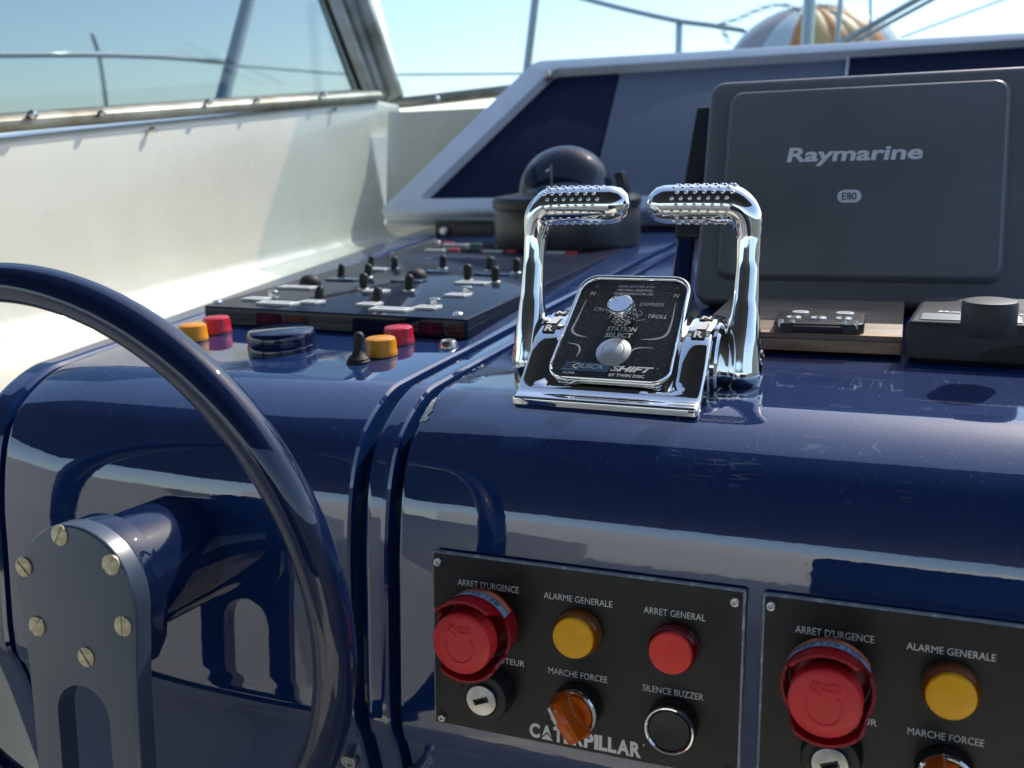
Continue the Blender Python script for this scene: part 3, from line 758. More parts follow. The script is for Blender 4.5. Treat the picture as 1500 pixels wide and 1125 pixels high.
# raised bezel carrying the sloping face
FM = T(-.0016, .0140, .0136) @ RX(38)
fo = [(x + .0, y + .0495) for x, y in rrect(.0850, .0960, .0135, 8, .07)]
fi = [(x, y + .0485) for x, y in rrect(.0798, .0908, .0118, 8, .07)]
bz = bmesh.new()
def ring_at(outl, z, k=1.0, cx=0, cy=.0495): return [bz.verts.new((cx + (x - cx) * k, cy + (y - cy) * k, z)) for x, y in outl]
lv = [ring_at(fo, -.034, 1.05), ring_at(fo, -.004, 1.03), ring_at(fo, .0008, 1.012), ring_at(fo, .0026, .995), ring_at(fo, .0032, .975), ring_at(fi, .0026, 1.012), ring_at(fi, .0006, 1.0)]
for A, B in zip(lv[:-1], lv[1:]):
    for i in range(len(A)): bz.faces.new((A[i], A[(i + 1) % len(A)], B[(i + 1) % len(A)], B[i]))
bmesh.ops.recalc_face_normals(bz, faces=bz.faces)
obj('bezel', bz, 'chrome', qs, FM, ang=60)
face = obj('face_plate', prism(fi, .0012, .0), 'black_lam', qs, FM)
def ft(s, w_, h_, x, y, m='ink', **k): return text(s, fr(w_ * .94), fr(h_), m, face, T(fr(x * .93), fr(y), .0014), **k)
ft('GEAR SHIFTER IS IN', 28, 2.2, 1.5, 87.5, 'ink_grey', bold=.02, shear=.25); ft('NEUTRAL POSITION', 27, 2.2, 1.3, 84.0, 'ink_grey', bold=.02, shear=.25); ft('WHEN INDICATOR ON.', 30, 2.2, 1.0, 80.5, 'ink_grey', bold=.02, shear=.25)
ft('N', 4.2, 3.6, -30.5, 80, 'ink_grey', bold=.02, shear=.2); ft('N', 4.2, 3.6, 33.8, 80, 'ink_grey', bold=.02, shear=.2)
ft('SYNC', 10, 2.6, -8.5, 75.2, 'ink_grey', shear=.2); ft('EXPRESS', 18.5, 3.0, 17.5, 71, 'ink_grey', shear=.25); ft('CRUISE', 15.5, 3.0, -17.5, 65, 'ink_grey', shear=.25); ft('TROLL', 14, 3.3, 24, 60, 'ink', shear=.25)
ft('STATION', 22, 4.2, .5, 47.4, 'ink', bold=.02, shear=.1); ft('SELECT', 20.5, 4.2, -.5, 41.8, 'ink', bold=.02, shear=.1)
def swoosh(pts, ws, nm='printed_line', mm='ink_grey'):
    b = bmesh.new(); pts = [Vector((fr(x * .93), fr(y), .0014)) for x, y in pts]; pts = catmull(pts, 6); n_ = len(pts); A = []
    for i, p in enumerate(pts):
        t = (pts[min(i + 1, n_ - 1)] - pts[max(0, i - 1)]).normalized(); q = i / (n_ - 1) * (len(ws) - 1); k = int(min(q, len(ws) - 2)); w_ = fr(ws[k] + (ws[k + 1] - ws[k]) * (q - k)) / 2
        nn = Vector((-t.y, t.x, 0)); A.append((b.verts.new(p + nn * w_), b.verts.new(p - nn * w_)))
    for u, v in zip(A[:-1], A[1:]): b.faces.new((u[0], u[1], v[1], v[0]))
    return obj(nm, b, mm, face, smooth=False)
swoosh([(-34, 74), (-36, 55), (-37, 45), (-32, 40.5), (-24, 39)], [.3, 1.2, 1.7, 1.5, .3]); swoosh([(34.5, 74), (35.5, 55), (34, 44), (27, 40), (17, 39)], [.3, 1.2, 1.7, 1.5, .3])
swoosh([(-37, 33), (-29, 31.5), (-26, 27), (-27, 21)], [.3, 1.2, 1.4, .3]); swoosh([(28, 32), (17, 31.5), (12, 28), (11.5, 21.5)], [.3, 1.2, 1.4, .3])
swoosh([(8, 62.5), (9.5, 59.5), (8, 57)], [.4, .4]); swoosh([(-12.5, 61.5), (-10.5, 59), (-11, 57.5)], [.4, .4]); swoosh([(9, 55.5), (16, 57.0)], [.45, .45]); swoosh([(9, 65.5), (12.2, 62.4), (9, 59.5)], [.4, .4])
bk = prism([(-.0330, -.0012), (-.0305, .0060), (.0015, .0060), (-.001, -.0012)], .0001, 0); obj('logo_block', bk, 'ink_blue', face, T(0, .0105, .00125))
for k in range(3): obj('logo_stripe', box(.012, .0006, .00008), 'alarm_black', face, T(-.027, .0115 + .0018 * k, .00142))
text('QUICK', .0225, .0046, 'ink', face, T(-.0140, .0128, .0017), bold=.03, shear=.35); ft('SHIFT', 31, 5.0, 16.5, 12.8, 'ink', bold=.045, shear=.35)
ft('R', 1.3, 1.3, 34.8, 14.5, 'ink_grey'); ft('BY TWIN DISC', 25.5, 2.5, 14.0, 7.2, 'ink', bold=.02); ft('EC300', 8.5, 1.9, -28.5, 7.0, 'ink_grey', bold=.02)
for x, y in ((-27, 87.0), (30.5, 87.4), (-25, 16)): obj('indicator', lathe([(.0013, 0), (.0013, .0002), (0, .0003)], 14), 'cover_grey', face, T(fr(x), fr(y), .0012))
# knurled rotary knob
kb = lathe([(.0092, 0), (.0100, .001), (.0104, .004), (.0104, .0115), (.0100, .0135), (.0096, .0142), (.0094, .0150), (.0086, .0152), (.0082, .0146), (0, .0146)], 48)
kn = obj('rotary_knob', kb, 'chrome', face, T(-.0006, .0575, .0012) @ Matrix.Diagonal((.9, .9, 1, 1)))
b = bmesh.new()
for row in range(4):
    for i in range(16):
        a = 2 * math.pi * (i + .5 * (row % 2)) / 16; s = bmesh.new(); bmesh.ops.create_icosphere(s, subdivisions=2, radius=.0014); bmesh.ops.scale(s, vec=(1, 1, 1), verts=s.verts)
        s.transform(T(.0094 * math.cos(a), .0094 * math.sin(a), .0030 + row * .0026)); b = join(b, s)
tag(obj('knurling', b, 'chrome', kn), kind='stuff')
obj('pointer', box(.0010, .0036, .0004, Mx=RZ(40) @ T(0, .0060, .0149)), 'ink', kn)
bt = obj('station_button', lathe([(.0120, 0), (.0118, .0010), (.0078, .0024), (.0074, .0018), (.0072, .0018), (.0070, .0026), (.0062, .0030), (0, .0031)], 48), 'brushed', face, T(-.0004, .0268, .0012))
# shoulders with the gear letters
for s in (-1, 1):
    hub = obj('pivot_hub', lathe([(.0300, 0), (.0300, .0060), (.0285, .0078), (.0240, .0085), (.018, .0125), (0, .0125)], 48), 'chrome', qs, T(s * .0565, .074, .0180) @ RY(90 * s))
    # gear scale stuck on the curved shoulder
    for (st, frac, mm) in (('R', .0455, 'ink'), ('N', .0700, 'ink')):
        i = min(range(1, len(side) - 1), key=lambda q_: abs(side[q_][0] - frac)); y, z = side[i]; ty, tz = side[i + 1][0] - side[i - 1][0], side[i + 1][1] - side[i - 1][1]; an = math.degrees(math.atan2(tz, ty))
        Mx = T(s * .0520, y, z) @ RX(an)
        lb = obj('gear_label', prism(rrect(.0092, .0086, .0008, 2), .0003, .0001), 'alarm_black', qs, Mx @ T(0, 0, .0003))
        text(st, .0058, .0066, 'ink', lb, T(0, 0, .0007), bold=.03)
    i = min(range(1, len(side) - 1), key=lambda q_: abs(side[q_][0] - .0575)); y, z = side[i]; ty, tz = side[i + 1][0] - side[i - 1][0], side[i + 1][1] - side[i - 1][1]; an = math.degrees(math.atan2(tz, ty))
    tri = bmesh.new(); tri.faces.new([tri.verts.new(v) for v in ((-.0045, -.0060, 0), (.0035, -.0060, 0), (.0042, .0060, 0), (.0012, .0060, 0))])
    obj('gear_wedge', tri, 'ink', qs, T(s * .0520, y, z + .0009) @ RX(an), smooth=False)
    # lever: flattened foot, slim arm, bend, thick studded grip
    xa = s * .0760; pts = [(xa, .071, .013), (xa, .073, .036), (xa * 1.006, .077, .060), (xa * 1.006, .082, .085), (xa * 1.0, .085, .103), (xa * .965, .0865, .1165), (xa * .86, .087, .1235), (xa * .72, .0872, .1245), (xa * .5, .0874, .1248), (s * .0188, .0876, .1248)]
    rd = [.0145, .0118, .0088, .0076, .0082, .0110, .0130, .0132, .0132, .0130]
    P_ = catmull(pts, 8); q = []
    for i in range(len(P_)):
        u = i / (len(P_) - 1) * (len(rd) - 1); k = min(int(u), len(rd) - 2); q.append(rd[k] + (rd[k + 1] - rd[k]) * (u - k))
    lev = obj('lever', tube(P_, q, 28), 'chrome', qs, ang=70)
    tag(lev, ('left' if s < 0 else 'right') + ' lever, bent inwards at the top into a studded grip')
    b = bmesh.new()
    for k in range(18):
        for j in range(7):
            x = s * (.0262 + .0061 * (j + .5 * (k % 2))); a = 2 * math.pi * k / 18; sp = bmesh.new(); bmesh.ops.create_icosphere(sp, subdivisions=2, radius=.00165)
            bmesh.ops.scale(sp, vec=(1, .9, .9), verts=sp.verts); sp.transform(T(x, .0874 + .0125 * math.cos(a), .1247 + .0125 * math.sin(a))); b = join(b, sp)
    tag(obj('grip_studs', b, 'chrome', lev), kind='stuff')
    if s > 0:
        em = lathe([(.0060, 0), (.0060, .0006), (.0052, .0010), (0, .0010)], 28); e = obj('maker_emblem', em, 'chrome', lev, T(.0885, .073, .024) @ RY(90) @ RZ(90))
        obj('emblem_swirl', tube([(.0035 * math.cos(R(a)), .0018 * math.sin(R(2 * a)), .0012) for a in range(0, 360, 20)], .0004, 6, closed=True), 'alarm_black', lev, T(.0885, .073, .024) @ RY(90) @ RZ(90))

# ================================================================== SMALL CONTROLS ON THE WHEEL HOUSING
def place(px, Mrot=None):
    p = on_console(px); i = min(range(len(prof)), key=lambda i: (prof[i].y - p.y) ** 2 + (prof[i].z - p.z) ** 2); n = pnorm(i)
    return frame(p, Vector((1, 0, 0)), n)
def cap_lamp(name, label, mm, px, r, h, grp):
    pr = [(r * 1.0, 0), (r * 1.02, .0035), (r * .985, .0042), (r * .97, h - .0025), (r * .93, h - .0008), (r * .84, h), (0, h + .0003)]
    t = thing(name, label, 'lamp', place(px), grp)
    obj('lens', lathe(pr, 48), mm, t); obj('seat_ring', lathe([(r * 1.02, 0), (r * 1.06, .0002), (r * 1.04, .0009), (r * .9, .0010)], 40), 'black_plastic', t)
    for k in range(24):
        pass
    return t
G = 'low round warning lamps on the wheel housing'
cap_lamp('warning_lamp', 'amber warning lamp partly behind the top of the wheel rim', 'amber_cap', (284, 499), .0128, .0150, G)
cap_lamp('warning_lamp', 'raspberry red warning lamp at the front left corner of the switch plate', 'red_cap', (319, 487.5), .0128, .0150, G)
cap_lamp('warning_lamp', 'amber warning lamp just behind the black toggle switch', 'amber_cap', (559, 521), .0128, .0150, G)
cap_lamp('warning_lamp', 'raspberry red warning lamp behind the amber lamp and the toggle switch', 'red_cap', (585, 503.5), .0128, .0150, G)
t = thing('round_cap', 'round dark blue glossy cap between the two pairs of warning lamps', 'cap', place((414, 511)))
obj('base_ring', lathe([(.0285, 0), (.0288, .0035), (.0280, .0048), (.0268, .0050)], 56), 'wheel', t)
obj('lid', lathe([(.0270, .0045), (.0282, .0055), (.0285, .0095), (.0284, .0135), (.0272, .0160), (.0262, .0168), (0, .0172)], 56), 'wheel', t)
t = thing('toggle_switch', 'black rubber booted toggle switch in front of the amber lamp', 'switch', place((525, 531)))
obj('nut', lathe([(.0082, 0), (.0088, .0012), (.0088, .0030), (.0075, .0042), (.0070, .0044)], 6), 'black_plastic', t, smooth=False)
obj('boot', lathe([(.0092, 0), (.0094, .0014), (.0080, .0026), (.0084, .0034), (.0062, .0055), (.0045, .0072), (.0036, .0100), (0, .0102)], 32), 'rubber', t)
obj('lever', tube([(0, 0, .007), (.0003, .001, .013), (.0010, .002, .0200)], [.0038, .0037, .0044], 20), 'rubber', t)
t = thing('horn_button', 'small conical steel push button at the front right corner of the switch plate', 'button', place((657, 508)))
obj('bezel', lathe([(.0084, 0), (.0084, .0008), (.0062, .0052), (.0058, .0056), (.0052, .0054), (.0050, .0048), (0, .0048)], 40), 'steel', t)

# ================================================================== SWITCH PLATE
PZ = -.1320
crn = [onZ((297, 448), PZ), onZ((683, 468), PZ), onZ((917, 362.5), PZ), onZ((640, 352), PZ)]
ux = (crn[1] - crn[0]).normalized()
SM = frame(crn[0], ux, Vector((0, 0, 1)))
SI = SM.inverted()
sw = thing('switch_plate', 'glossy dark raised plate crowded with toggle switches and engraved labels', 'switch panel', SM)
lc = [(SI @ c) for c in crn]
def rounded(poly, r, n=5):
    o = []
    for i in range(len(poly)):
        a, p, c = Vector(poly[i - 1][:2]), Vector(poly[i][:2]), Vector(poly[(i + 1) % len(poly)][:2])
        p0 = p + (a - p).normalized() * r; p1 = p + (c - p).normalized() * r
        for k in range(n + 1):
            t_ = k / n; o.append(tuple((p0 * (1 - t_) ** 2 + p * 2 * t_ * (1 - t_) + p1 * t_ * t_)))
    return o
ol = rounded([(c.x, c.y) for c in lc], .005)
obj('plate', prism(ol, .0165, .0016, z0=-.0165), 'switch_plate', sw)
obj('plinth', prism([(lc[0].x + .02 + (c[0] - lc[0].x) * .9, c[1] * .94 + .02) for c in rounded([(c.x, c.y) for c in lc], .005)], .014, 0, z0=-.030), 'navy_clean', sw)
def spt(px): q = SI @ onZ(px, PZ); return q.x, q.y
def plate_toggle(px, lean=8, s=1.0):
    x, y = spt(px); t = obj('toggle', lathe([(.0066 * s, 0), (.0066 * s, .0010), (.0050, .0020), (0, .0022)], 18), 'steel' if s >= .95 else 'black_plastic', sw, T(x, y, 0))
    obj('lever', tube([(0, 0, .001), (0, .0004, .0075 * s), (0, .0015, .0128 * s)], [.0040, .0044, .0050 * s], 14), 'rubber', t, RX(-lean))
    return t
for i, px in enumerate([(499.6, 404.5), (543, 391), (578.3, 394), (538.7, 407), (532.5, 424), (466, 440), (551, 444), (599, 426.5), (648.5, 394), (685, 411), (717, 397), (725, 413.5), (756, 400)]):
    plate_toggle(px, [4, 10, -4, 6, 2, 16, 14, 3, 4, 0, 6, 2, 5][i], [.85, .85, .9, .95, 1, .85, .9, 1, 1, 1.05, 1, 1, 1][i])
for px, lab in (((454.7, 418), None), ((610, 409), None)):
    x, y = spt(px); obj('round_knob', lathe([(.0120, 0), (.0122, .0030), (.0112, .0070), (.0080, .0103), (.004, .0118), (0, .0120)], 32), 'rubber', sw, T(x, y, 0))
for px in ((684, 430), (637.3, 448.5), (400, 436.5)):
    x, y = spt(px); k = obj('steel_button', lathe([(.0072, 0), (.0072, .0010), (.0046, .0014), (.0042, .0050), (.0054, .0054), (.0056, .0066), (.0050, .0075), (0, .0078)], 28), 'steel', sw, T(x, y, 0))
for px in ((318.5, 443), (670.5, 461), (641, 354.5), (901, 358)):
    x, y = spt(px); obj('screw', lathe([(.0050, 0), (.0048, .0012), (.0034, .0024), (0, .0028)], 24), 'steel', sw, T(x, y, 0))
def plate_label(px, w_px, mm='label_white', dep=.0165, wi=None):
    a = SI @ onZ((px[0] - w_px / 2, px[1]), PZ); c = SI @ onZ((px[0] + w_px / 2, px[1]), PZ); w_ = c.x - a.x
    o = obj('label_plate', prism(rrect(w_, dep, .0006, 2), .0022, .0003), mm, sw, T((a.x + c.x) / 2, (a.y + c.y) / 2, .0002))
    if mm == 'label_white' and w_ > .012:
        obj('print_line', join(*[box(w_ * .22, dep * .16, .0001, Mx=T(w_ * q_, 0, .0023)) for q_ in (-.24, .02, .27)]), 'ink_dark', o)
    return o
for i, (px, w_) in enumerate([((376, 439.5), 36), ((407, 446), 62), ((456.4, 444), 33), ((436, 422.5), 58), ((555, 395.5), 29), ((551, 428), 35), ((541, 447.5), 33), ((573, 455), 64), ((626, 452.3), 37), ((692, 416), 50), ((670.7, 434), 35)]): plate_label(px, w_, wi=i)
for px, w_ in [((503, 410.5), 50), ((599, 412.5), 50), ((640, 399), 34), ((725, 403), 58)]: plate_label(px, w_, 'label_reflecting')
for px, w_ in [((668, 359.5), 38), ((746.7, 361), 42), ((830.7, 363), 42), ((637, 367.5), 29), ((722, 369), 29), ((814.7, 371), 29)]: plate_label(px, w_, 'label_white', .011)
for px, w_, mm in [((656, 356.5), 18, 'led_red'), ((696, 359), 19, 'led_green'), ((664.8, 367), 17, 'led_red'), ((734, 358), 17, 'led_red'), ((749, 369), 16, 'led_red'), ((706, 368), 6, 'led_red'), ((817, 359.5), 18, 'led_green'), ((860, 362), 14, 'led_red'), ((836.5, 371.5), 18, 'led_red')]:
    a = SI @ onZ((px[0] - w_ / 2, px[1]), PZ); c = SI @ onZ((px[0] + w_ / 2, px[1]), PZ)
    obj('indicator', prism(rrect(c.x - a.x, .010, .003, 4), .0026, .0010), mm, sw, T((a.x + c.x) / 2, (a.y + c.y) / 2, .0002))
x, y = spt((629, 379)); obj('empty_hole', lathe([(.0046, .0006), (.0036, .0006), (.0034, .0002), (0, .0001)], 20), 'steel', sw, T(x, y, 0))

# ================================================================== COMPASS
cp_r = None
c0 = on_console((728, 346)); 
cy_ = 1.46; zt_ = surf_z(1.45) + .002
a = onY((729, 330), cy_); c = onY((938, 330), cy_); rc = (c.x - a.x) / 2 * .97
ctop = onY((832, 291), cy_ - rc * .6)
cm = thing('compass', 'large compass with a clear smoked dome on a grey and black drum', 'compass', T((a.x + c.x) / 2, cy_, zt_))
hC = ctop.z - zt_ - .008
obj('drum', lathe([(rc * .98, 0), (rc, .004), (rc, hC - .012), (rc * .97, hC - .006)], 72), 'compass_grey', cm)
obj('drum_collar', lathe([(rc * .97, hC - .008), (rc * 1.01, hC - .006), (rc * 1.02, hC + .004), (rc * .98, hC + .010), (rc * .74, hC + .014), (rc * .70, hC + .012)], 72), 'black_plastic', cm)
rd = rc * .66; ph_ = [i * 6 for i in range(16)]
obj('dome', lathe([(rd * math.cos(R(i * 6)), hC + .012 + rd * .98 * math.sin(R(i * 6))) for i in range(16)], 64), 'dome', cm)
card = obj('card', lathe([(rd * .88, hC - .002), (rd * .90, hC + .012), (rd * .80, hC + .020), (rd * .2, hC + .030), (0, hC + .031)], 64), 'black_gloss', cm)
b = bmesh.new()
for k in range(72):
    a_ = k * 5; ln = .010 if k % 2 == 0 else .006; b = join(b, box(ln, .0016, .0008, Mx=RZ(a_) @ T(rd * .83 - ln / 2, 0, hC + .0195) @ RY(5)))
tag(obj('card_marks', b, 'ink', card, smooth=False), kind='stuff')
obj('lubber_pin', lathe([(.0012, hC + .01), (.0012, hC + .055), (0, hC + .056)], 10), 'ink', cm, T(-.01, -rd * .55, 0))
for k, an in enumerate((12, 20)): obj('lamp_hood', box(.014, .010, .036, .003, Mx=RZ(an - 14) @ T(rc * .78, 0, hC + .026) @ RY(-14)), 'black_plastic', cm)

# black fitting under the dash board, behind the switch plate
pk = onZ((690, 338), -.118)
t = thing('black_box', 'black box with a chrome latch in the shadow under the dash board corner', 'box', T(onY((690, 335), 1.62)))
obj('case', box(.115, .06, .036, .006), 'black_plastic', t); obj('latch', lathe([(.008, 0), (.008, .006), (.004, .010), (0, .010)], 20), 'steel', t, T(-.036, -.031, -.002) @ RX(90))

# ================================================================== SLOPING DASH BOARD (white rim, blue facing)
ht = R(45); HN = Vector((0, -math.cos(ht), math.sin(ht))); hb = onY((640, 318), 1.68); hd = HN.dot(hb)
def onH(px, off=0): r = _ray(px); return r * ((hd + off) / r.dot(HN))
HM = frame(hb, Vector((1, 0, 0)), HN); HI = HM.inverted()
def hl(px): q = HI @ onH(px); return (q.x, q.y)
dash = thing('dash_board', 'sloping dash board with a white rim and dark navy facing, partly lightened by painted haze', 'dash board', HM)
xr = 1.05
TL, BL = hl((785, 95)), hl((555, 318)); top_y = TL[1]
outer = rounded([BL, (xr, BL[1]), (xr, top_y - .01), TL], .022)
iTL, iBL = hl((812, 109)), hl((616, 299)); iy0 = iBL[1]; iy1 = iTL[1]
inner = rounded([iBL, (xr - .03, iy0), (xr - .03, iy1), iTL], .014)
obj('rim', prism(outer, .026, .008, holes=[inner], z0=-.012), 'white_trim', dash)
obj('backing', prism(outer, .010, 0, z0=-.026), 'white_trim', dash)
sa, sb = hl((906, 105)), hl((868, 262)); s1, s2 = hl((1240, 90)), hl((1240, 200))
xt = sa[0]; xb = sb[0] + (sb[0] - sa[0]) * .25
m1 = s1[0]
g_ = .0012
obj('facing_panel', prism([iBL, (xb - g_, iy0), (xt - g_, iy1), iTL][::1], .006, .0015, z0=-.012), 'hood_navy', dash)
tag(obj('facing_panel', prism([(xb + g_, iy0), (m1 - g_, iy0), (m1 - g_, iy1), (xt + g_, iy1)], .006, .0015, z0=-.012), 'hood_haze', dash), 'facing panel with sun haze painted into its colour')  # split off only to carry the painted haze
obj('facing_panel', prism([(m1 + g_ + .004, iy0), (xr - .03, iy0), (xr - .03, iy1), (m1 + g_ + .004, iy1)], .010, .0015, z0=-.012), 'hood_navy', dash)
obj('joint_strip', box(.004, iy1 - iy0, .012, .001, Mx=T(m1 + .002, (iy0 + iy1) / 2, -.004)), 'white_trim', dash)
q = hl((804, 116)); obj('corner_stud', lathe([(.011, 0), (.011, .008), (.006, .016), (0, .017)], 24), 'steel', dash, T(q[0], q[1], .004))
q = hl((1410, 118)); obj('display_recess', prism([(x + q[0] + .16, y + q[1] - .10) for x, y in rrect(.32, .22, .02, 5)], .016, .004), 'cover_grey', dash, T(0, 0, -.004))
# dark sheet standing in for the shade in the gap under the board
obj('gap_shade', box(1.75, .012, .09, .002, Mx=T(.90, .012, -.012) @ RX(45) @ T(0, .03, -.045) if False else HI @ T(.085, 1.715, hb.z - .035)), 'cover_back', dash)

# ================================================================== CHART PLOTTER UNDER ITS SUN COVER
et = R(20); EN = Vector((0, -math.cos(et), math.sin(et))); eb = onY((1250, 447), .93); ed_ = EN.dot(eb)
EM = frame(Vector((-.049, eb.y, 0)) * 1.0 + Vector((0, 0, eb.z)), Vector((1, 0, 0)), EN); EI = EM.inverted()
def el(px, off=0): r = _ray(px); q = EI @ (r * ((ed_ + off) / r.dot(EN))); return (q.x, q.y)
cp = thing('chart_plotter', 'chart plotter under a dark grey cover with a raised centre and white lettering', 'chart plotter', EM)
wE, hE = .2860, .2170; cy0 = hE / 2 - .001
co = [(x + .006, y + cy0) for x, y in rrect(wE, hE, .014, 7)]
obj('cover', prism(co, .022, .006, z0=-.022), 'cover_grey', cp)
a, c = el((1072, 137), .008), el((1445, 412), .008)
rcx = (-.1640 + .049 + .0664 + .049) / 2
pl = rrect(.2430, .1820, .012, 7)
pn = bmesh.new(); L_ = [(1.0, 1.0, -.001), (1.0, 1.0, .0006), (.992, .99, .0030), (.978, .972, .0062), (.968, .960, .0078), (.955, .945, .0084)]
rr = [[pn.verts.new((x * kx, y * ky, z)) for x, y in pl] for kx, ky, z in L_]
for A, B in zip(rr[:-1], rr[1:]):
    for i in range(len(A)): pn.faces.new((A[i], A[(i + 1) % len(A)], B[(i + 1) % len(A)], B[i]))
pn.faces.new(rr[-1]); bmesh.ops.recalc_face_normals(pn, faces=pn.faces)
pc = el((1265, 270), .008)
raised = obj('raised_panel', pn, 'cover_grey', cp, T(.0040, .1120, .0), ang=60)
a, c = el((1153, 228), .0086), el((1352, 226), .0086); q = ((a[0] + c[0]) / 2, (a[1] + c[1]) / 2)
def small(s_, w_): return text_bm(s_, w_, None, .035)
tx = text('Raymarine', c[0] - a[0], .0178, 'ink_logo', cp, T(q[0], q[1] - .0006, .00855), bold=.028, shear=.10)
q = el((1244, 287.5), .0086); bd = obj('model_badge', prism(rrect(.0205, .0118, .0058, 8), .0006, .0002), 'ink_logo', cp, T(q[0], q[1], .0084)); text('E80', .0125, .0068, 'ink_dark', bd, T(0, 0, .0007), bold=.012)
obj('body', box(.262, .055, .200, .012, Mx=T(0, .104, -.045) @ RX(90)), 'cover_back', cp)
# navy trunnion bracket and the dark second case at its left
br = [onY((970, 415), .985), onY((1000, 415), .985), onY((1012, 150), 1.06), onY((992, 300), 1.06)]
t = thing('bracket_tray', 'dark case edge and navy blue bracket standing left of the covered chart plotter', 'bracket', EM)
a = el((1000, 150), -.03)
obj('side_case', prism(rounded([(-.215 + .049, .012), (-.100, .012), (-.100, .208), (-.176 + .010, .208), (-.2, .10)][:0] + [(-.1675, .070), (-.100, .070), (-.100, .205), (-.1560, .205)], .004), .030, .003, z0=-.062), 'cover_back', t)
obj('post', prism(rounded([(-.1700, -.012), (-.1500, -.012), (-.1480, .075), (-.1660, .075)], .003), .018, .004, z0=-.055), 'bracket_blue', t)

# ================================================================== BOARD, KEYPAD, REMOTE
p0, p1 = on_console((1098, 518)), on_console((1320, 525))
bh = .0125; zb = surf_z(p0.y) + .003
yb = (p0.y + p1.y) / 2; 
BM_ = T(0, yb, zb) @ RX(1.0)
bx1 = p1.x; bx0 = -.150
board = thing('wooden_board', 'loose wooden board with a raw front edge below the chart plotter', 'board', BM_)
obj('top_veneer', box(bx1 - bx0, .205, .0035, .0008, Mx=T((bx0 + bx1) / 2, .1025, bh - .00175)), 'wood', board)
obj('core', box(bx1 - bx0 - .001, .204, bh - .0036, .0006, Mx=T((bx0 + bx1) / 2, .1026, (bh - .0036) / 2)), 'wood_edge', board)
obj('lip', box(bx1 - bx0, .0080, .0012, .0004, Mx=T((bx0 + bx1) / 2, .0042, bh + .0005)), 'wood_edge', board)
for x in (bx0 + .02, bx1 - .02): obj('foot', box(.02, .15, .0035, .0005, Mx=T(x, .09, -.0018)), 'rubber', board)
zk = zb + bh + .0015
kp0 = onZ((1131, 487), zk); kp1 = onZ((1265, 491), zk); kw = kp1.x - kp0.x
kb0 = onZ((1180, 455), zk + .0075)
KM = T((kp0.x + kp1.x) / 2, (kp0.y + kp1.y) / 2, zk) @ RX(1.0) @ RZ(math.degrees(math.atan2(kp1.y - kp0.y, kp1.x - kp0.x)) * .6)
kd = kb0.y - kp0.y
key = thing('keypad', 'small black keypad with five white oval buttons lying on the wooden board', 'keypad', KM)
ko = [(-kw / 2 + .006, 0), (kw / 2 - .006, 0), (kw / 2, .008), (kw / 2, kd - .012), (kw / 2 - .012, kd), (-kw / 2 + .012, kd), (-kw / 2, kd - .012), (-kw / 2, .008)]
obj('case', prism(rounded(ko, .002, 3), .0075, .0015), 'black_plastic', key)
obj('front_strip', box(kw * .56, .002, .0050, .0008, Mx=T(0, -.0004, .0034)), 'rubber', key)
for s in (-1, 1):
    for k in range(2): obj('corner_clip', lathe([(.0022, 0), (.0022, .004), (.0016, .0055), (0, .0055)], 12), 'steel', key, T(s * (kw / 2 - .006 - .008 * k), .003 + .001 * k, .0042))
for i, (u, v, w_, mm) in enumerate([(-.24, .70, .20, 'buoy_white'), (.27, .70, .21, 'buoy_white'), (-.29, .33, .17, 'buoy_white'), (-.01, .33, .18, 'buoy_white'), (.27, .33, .18, 'buoy_white')]):
    ob = obj('button', prism(rrect(kw * w_, kd * .19, kd * .092, 6), .0016, .0006), 'label_white', key, T(u * kw, v * kd, .0073))
    text('---', kw * w_ * .5, .0012, ['led_red', 'led_green', 'ink_dark', 'ink_dark', 'ink_dark'][i], ob, T(0, 0, .0018))
# autopilot head lying flat, big knob on top
r0 = on_console((1324, 531)); zr = surf_z(r0.y) + .004
RM = T(r0.x, r0.y, zr) @ RX(1.2) @ RZ(-3)
rem = thing('autopilot_head', 'flat black autopilot control with a tall round knob, right of the board', 'control', RM)
rw, rdp = .150, .115
rh = .0265
obj('case', prism(rounded([(0, 0), (rw, 0), (rw, rdp), (.006, rdp)], .004), rh, .004), 'remote_black', rem)
obj('front_curve', prism([(.095 + .048 * math.cos(R(a)), .013 * math.sin(R(a))) for a in range(0, 181, 9)], .001, .0003, Mx=RX(90)), 'rubber', rem, T(0, .0002, .0005))
obj('base_foot', box(rw * .9, .09, .005, .001, Mx=T(rw / 2, .06, -.0024)), 'rubber', rem)
for k in range(22): obj('rib', box(.050, .0026, .0016, .0006, Mx=T(.124, .0065 + .0046 * k, rh + .0004)), 'remote_sunlit', rem)
for k in range(9): obj('rib', box(.066 - .0015 * (k % 3), .0024, .0012, .0005, Mx=T(.041, .0055 + .0028 * k, rh + .0003)), 'remote_sunlit', rem)
kq = RM.inverted() @ onZ((1447, 488), zr + rh)
kb = obj('knob', lathe([(.0162, 0), (.0168, .001), (.0168, .0205), (.0160, .0222), (.0145, .0226), (0, .0222)], 56), 'remote_black', rem, T(kq.x, kq.y, rh))
kq2 = RM.inverted() @ onZ((1402, 459.5), zr + rh)
nm_ = text_bm('Raymarine', .064, .0075, .045, .1); obj('lettering', nm_, 'ink_logo', rem, T(kq2.x + .019, kq2.y, rh + .0003), smooth=False)

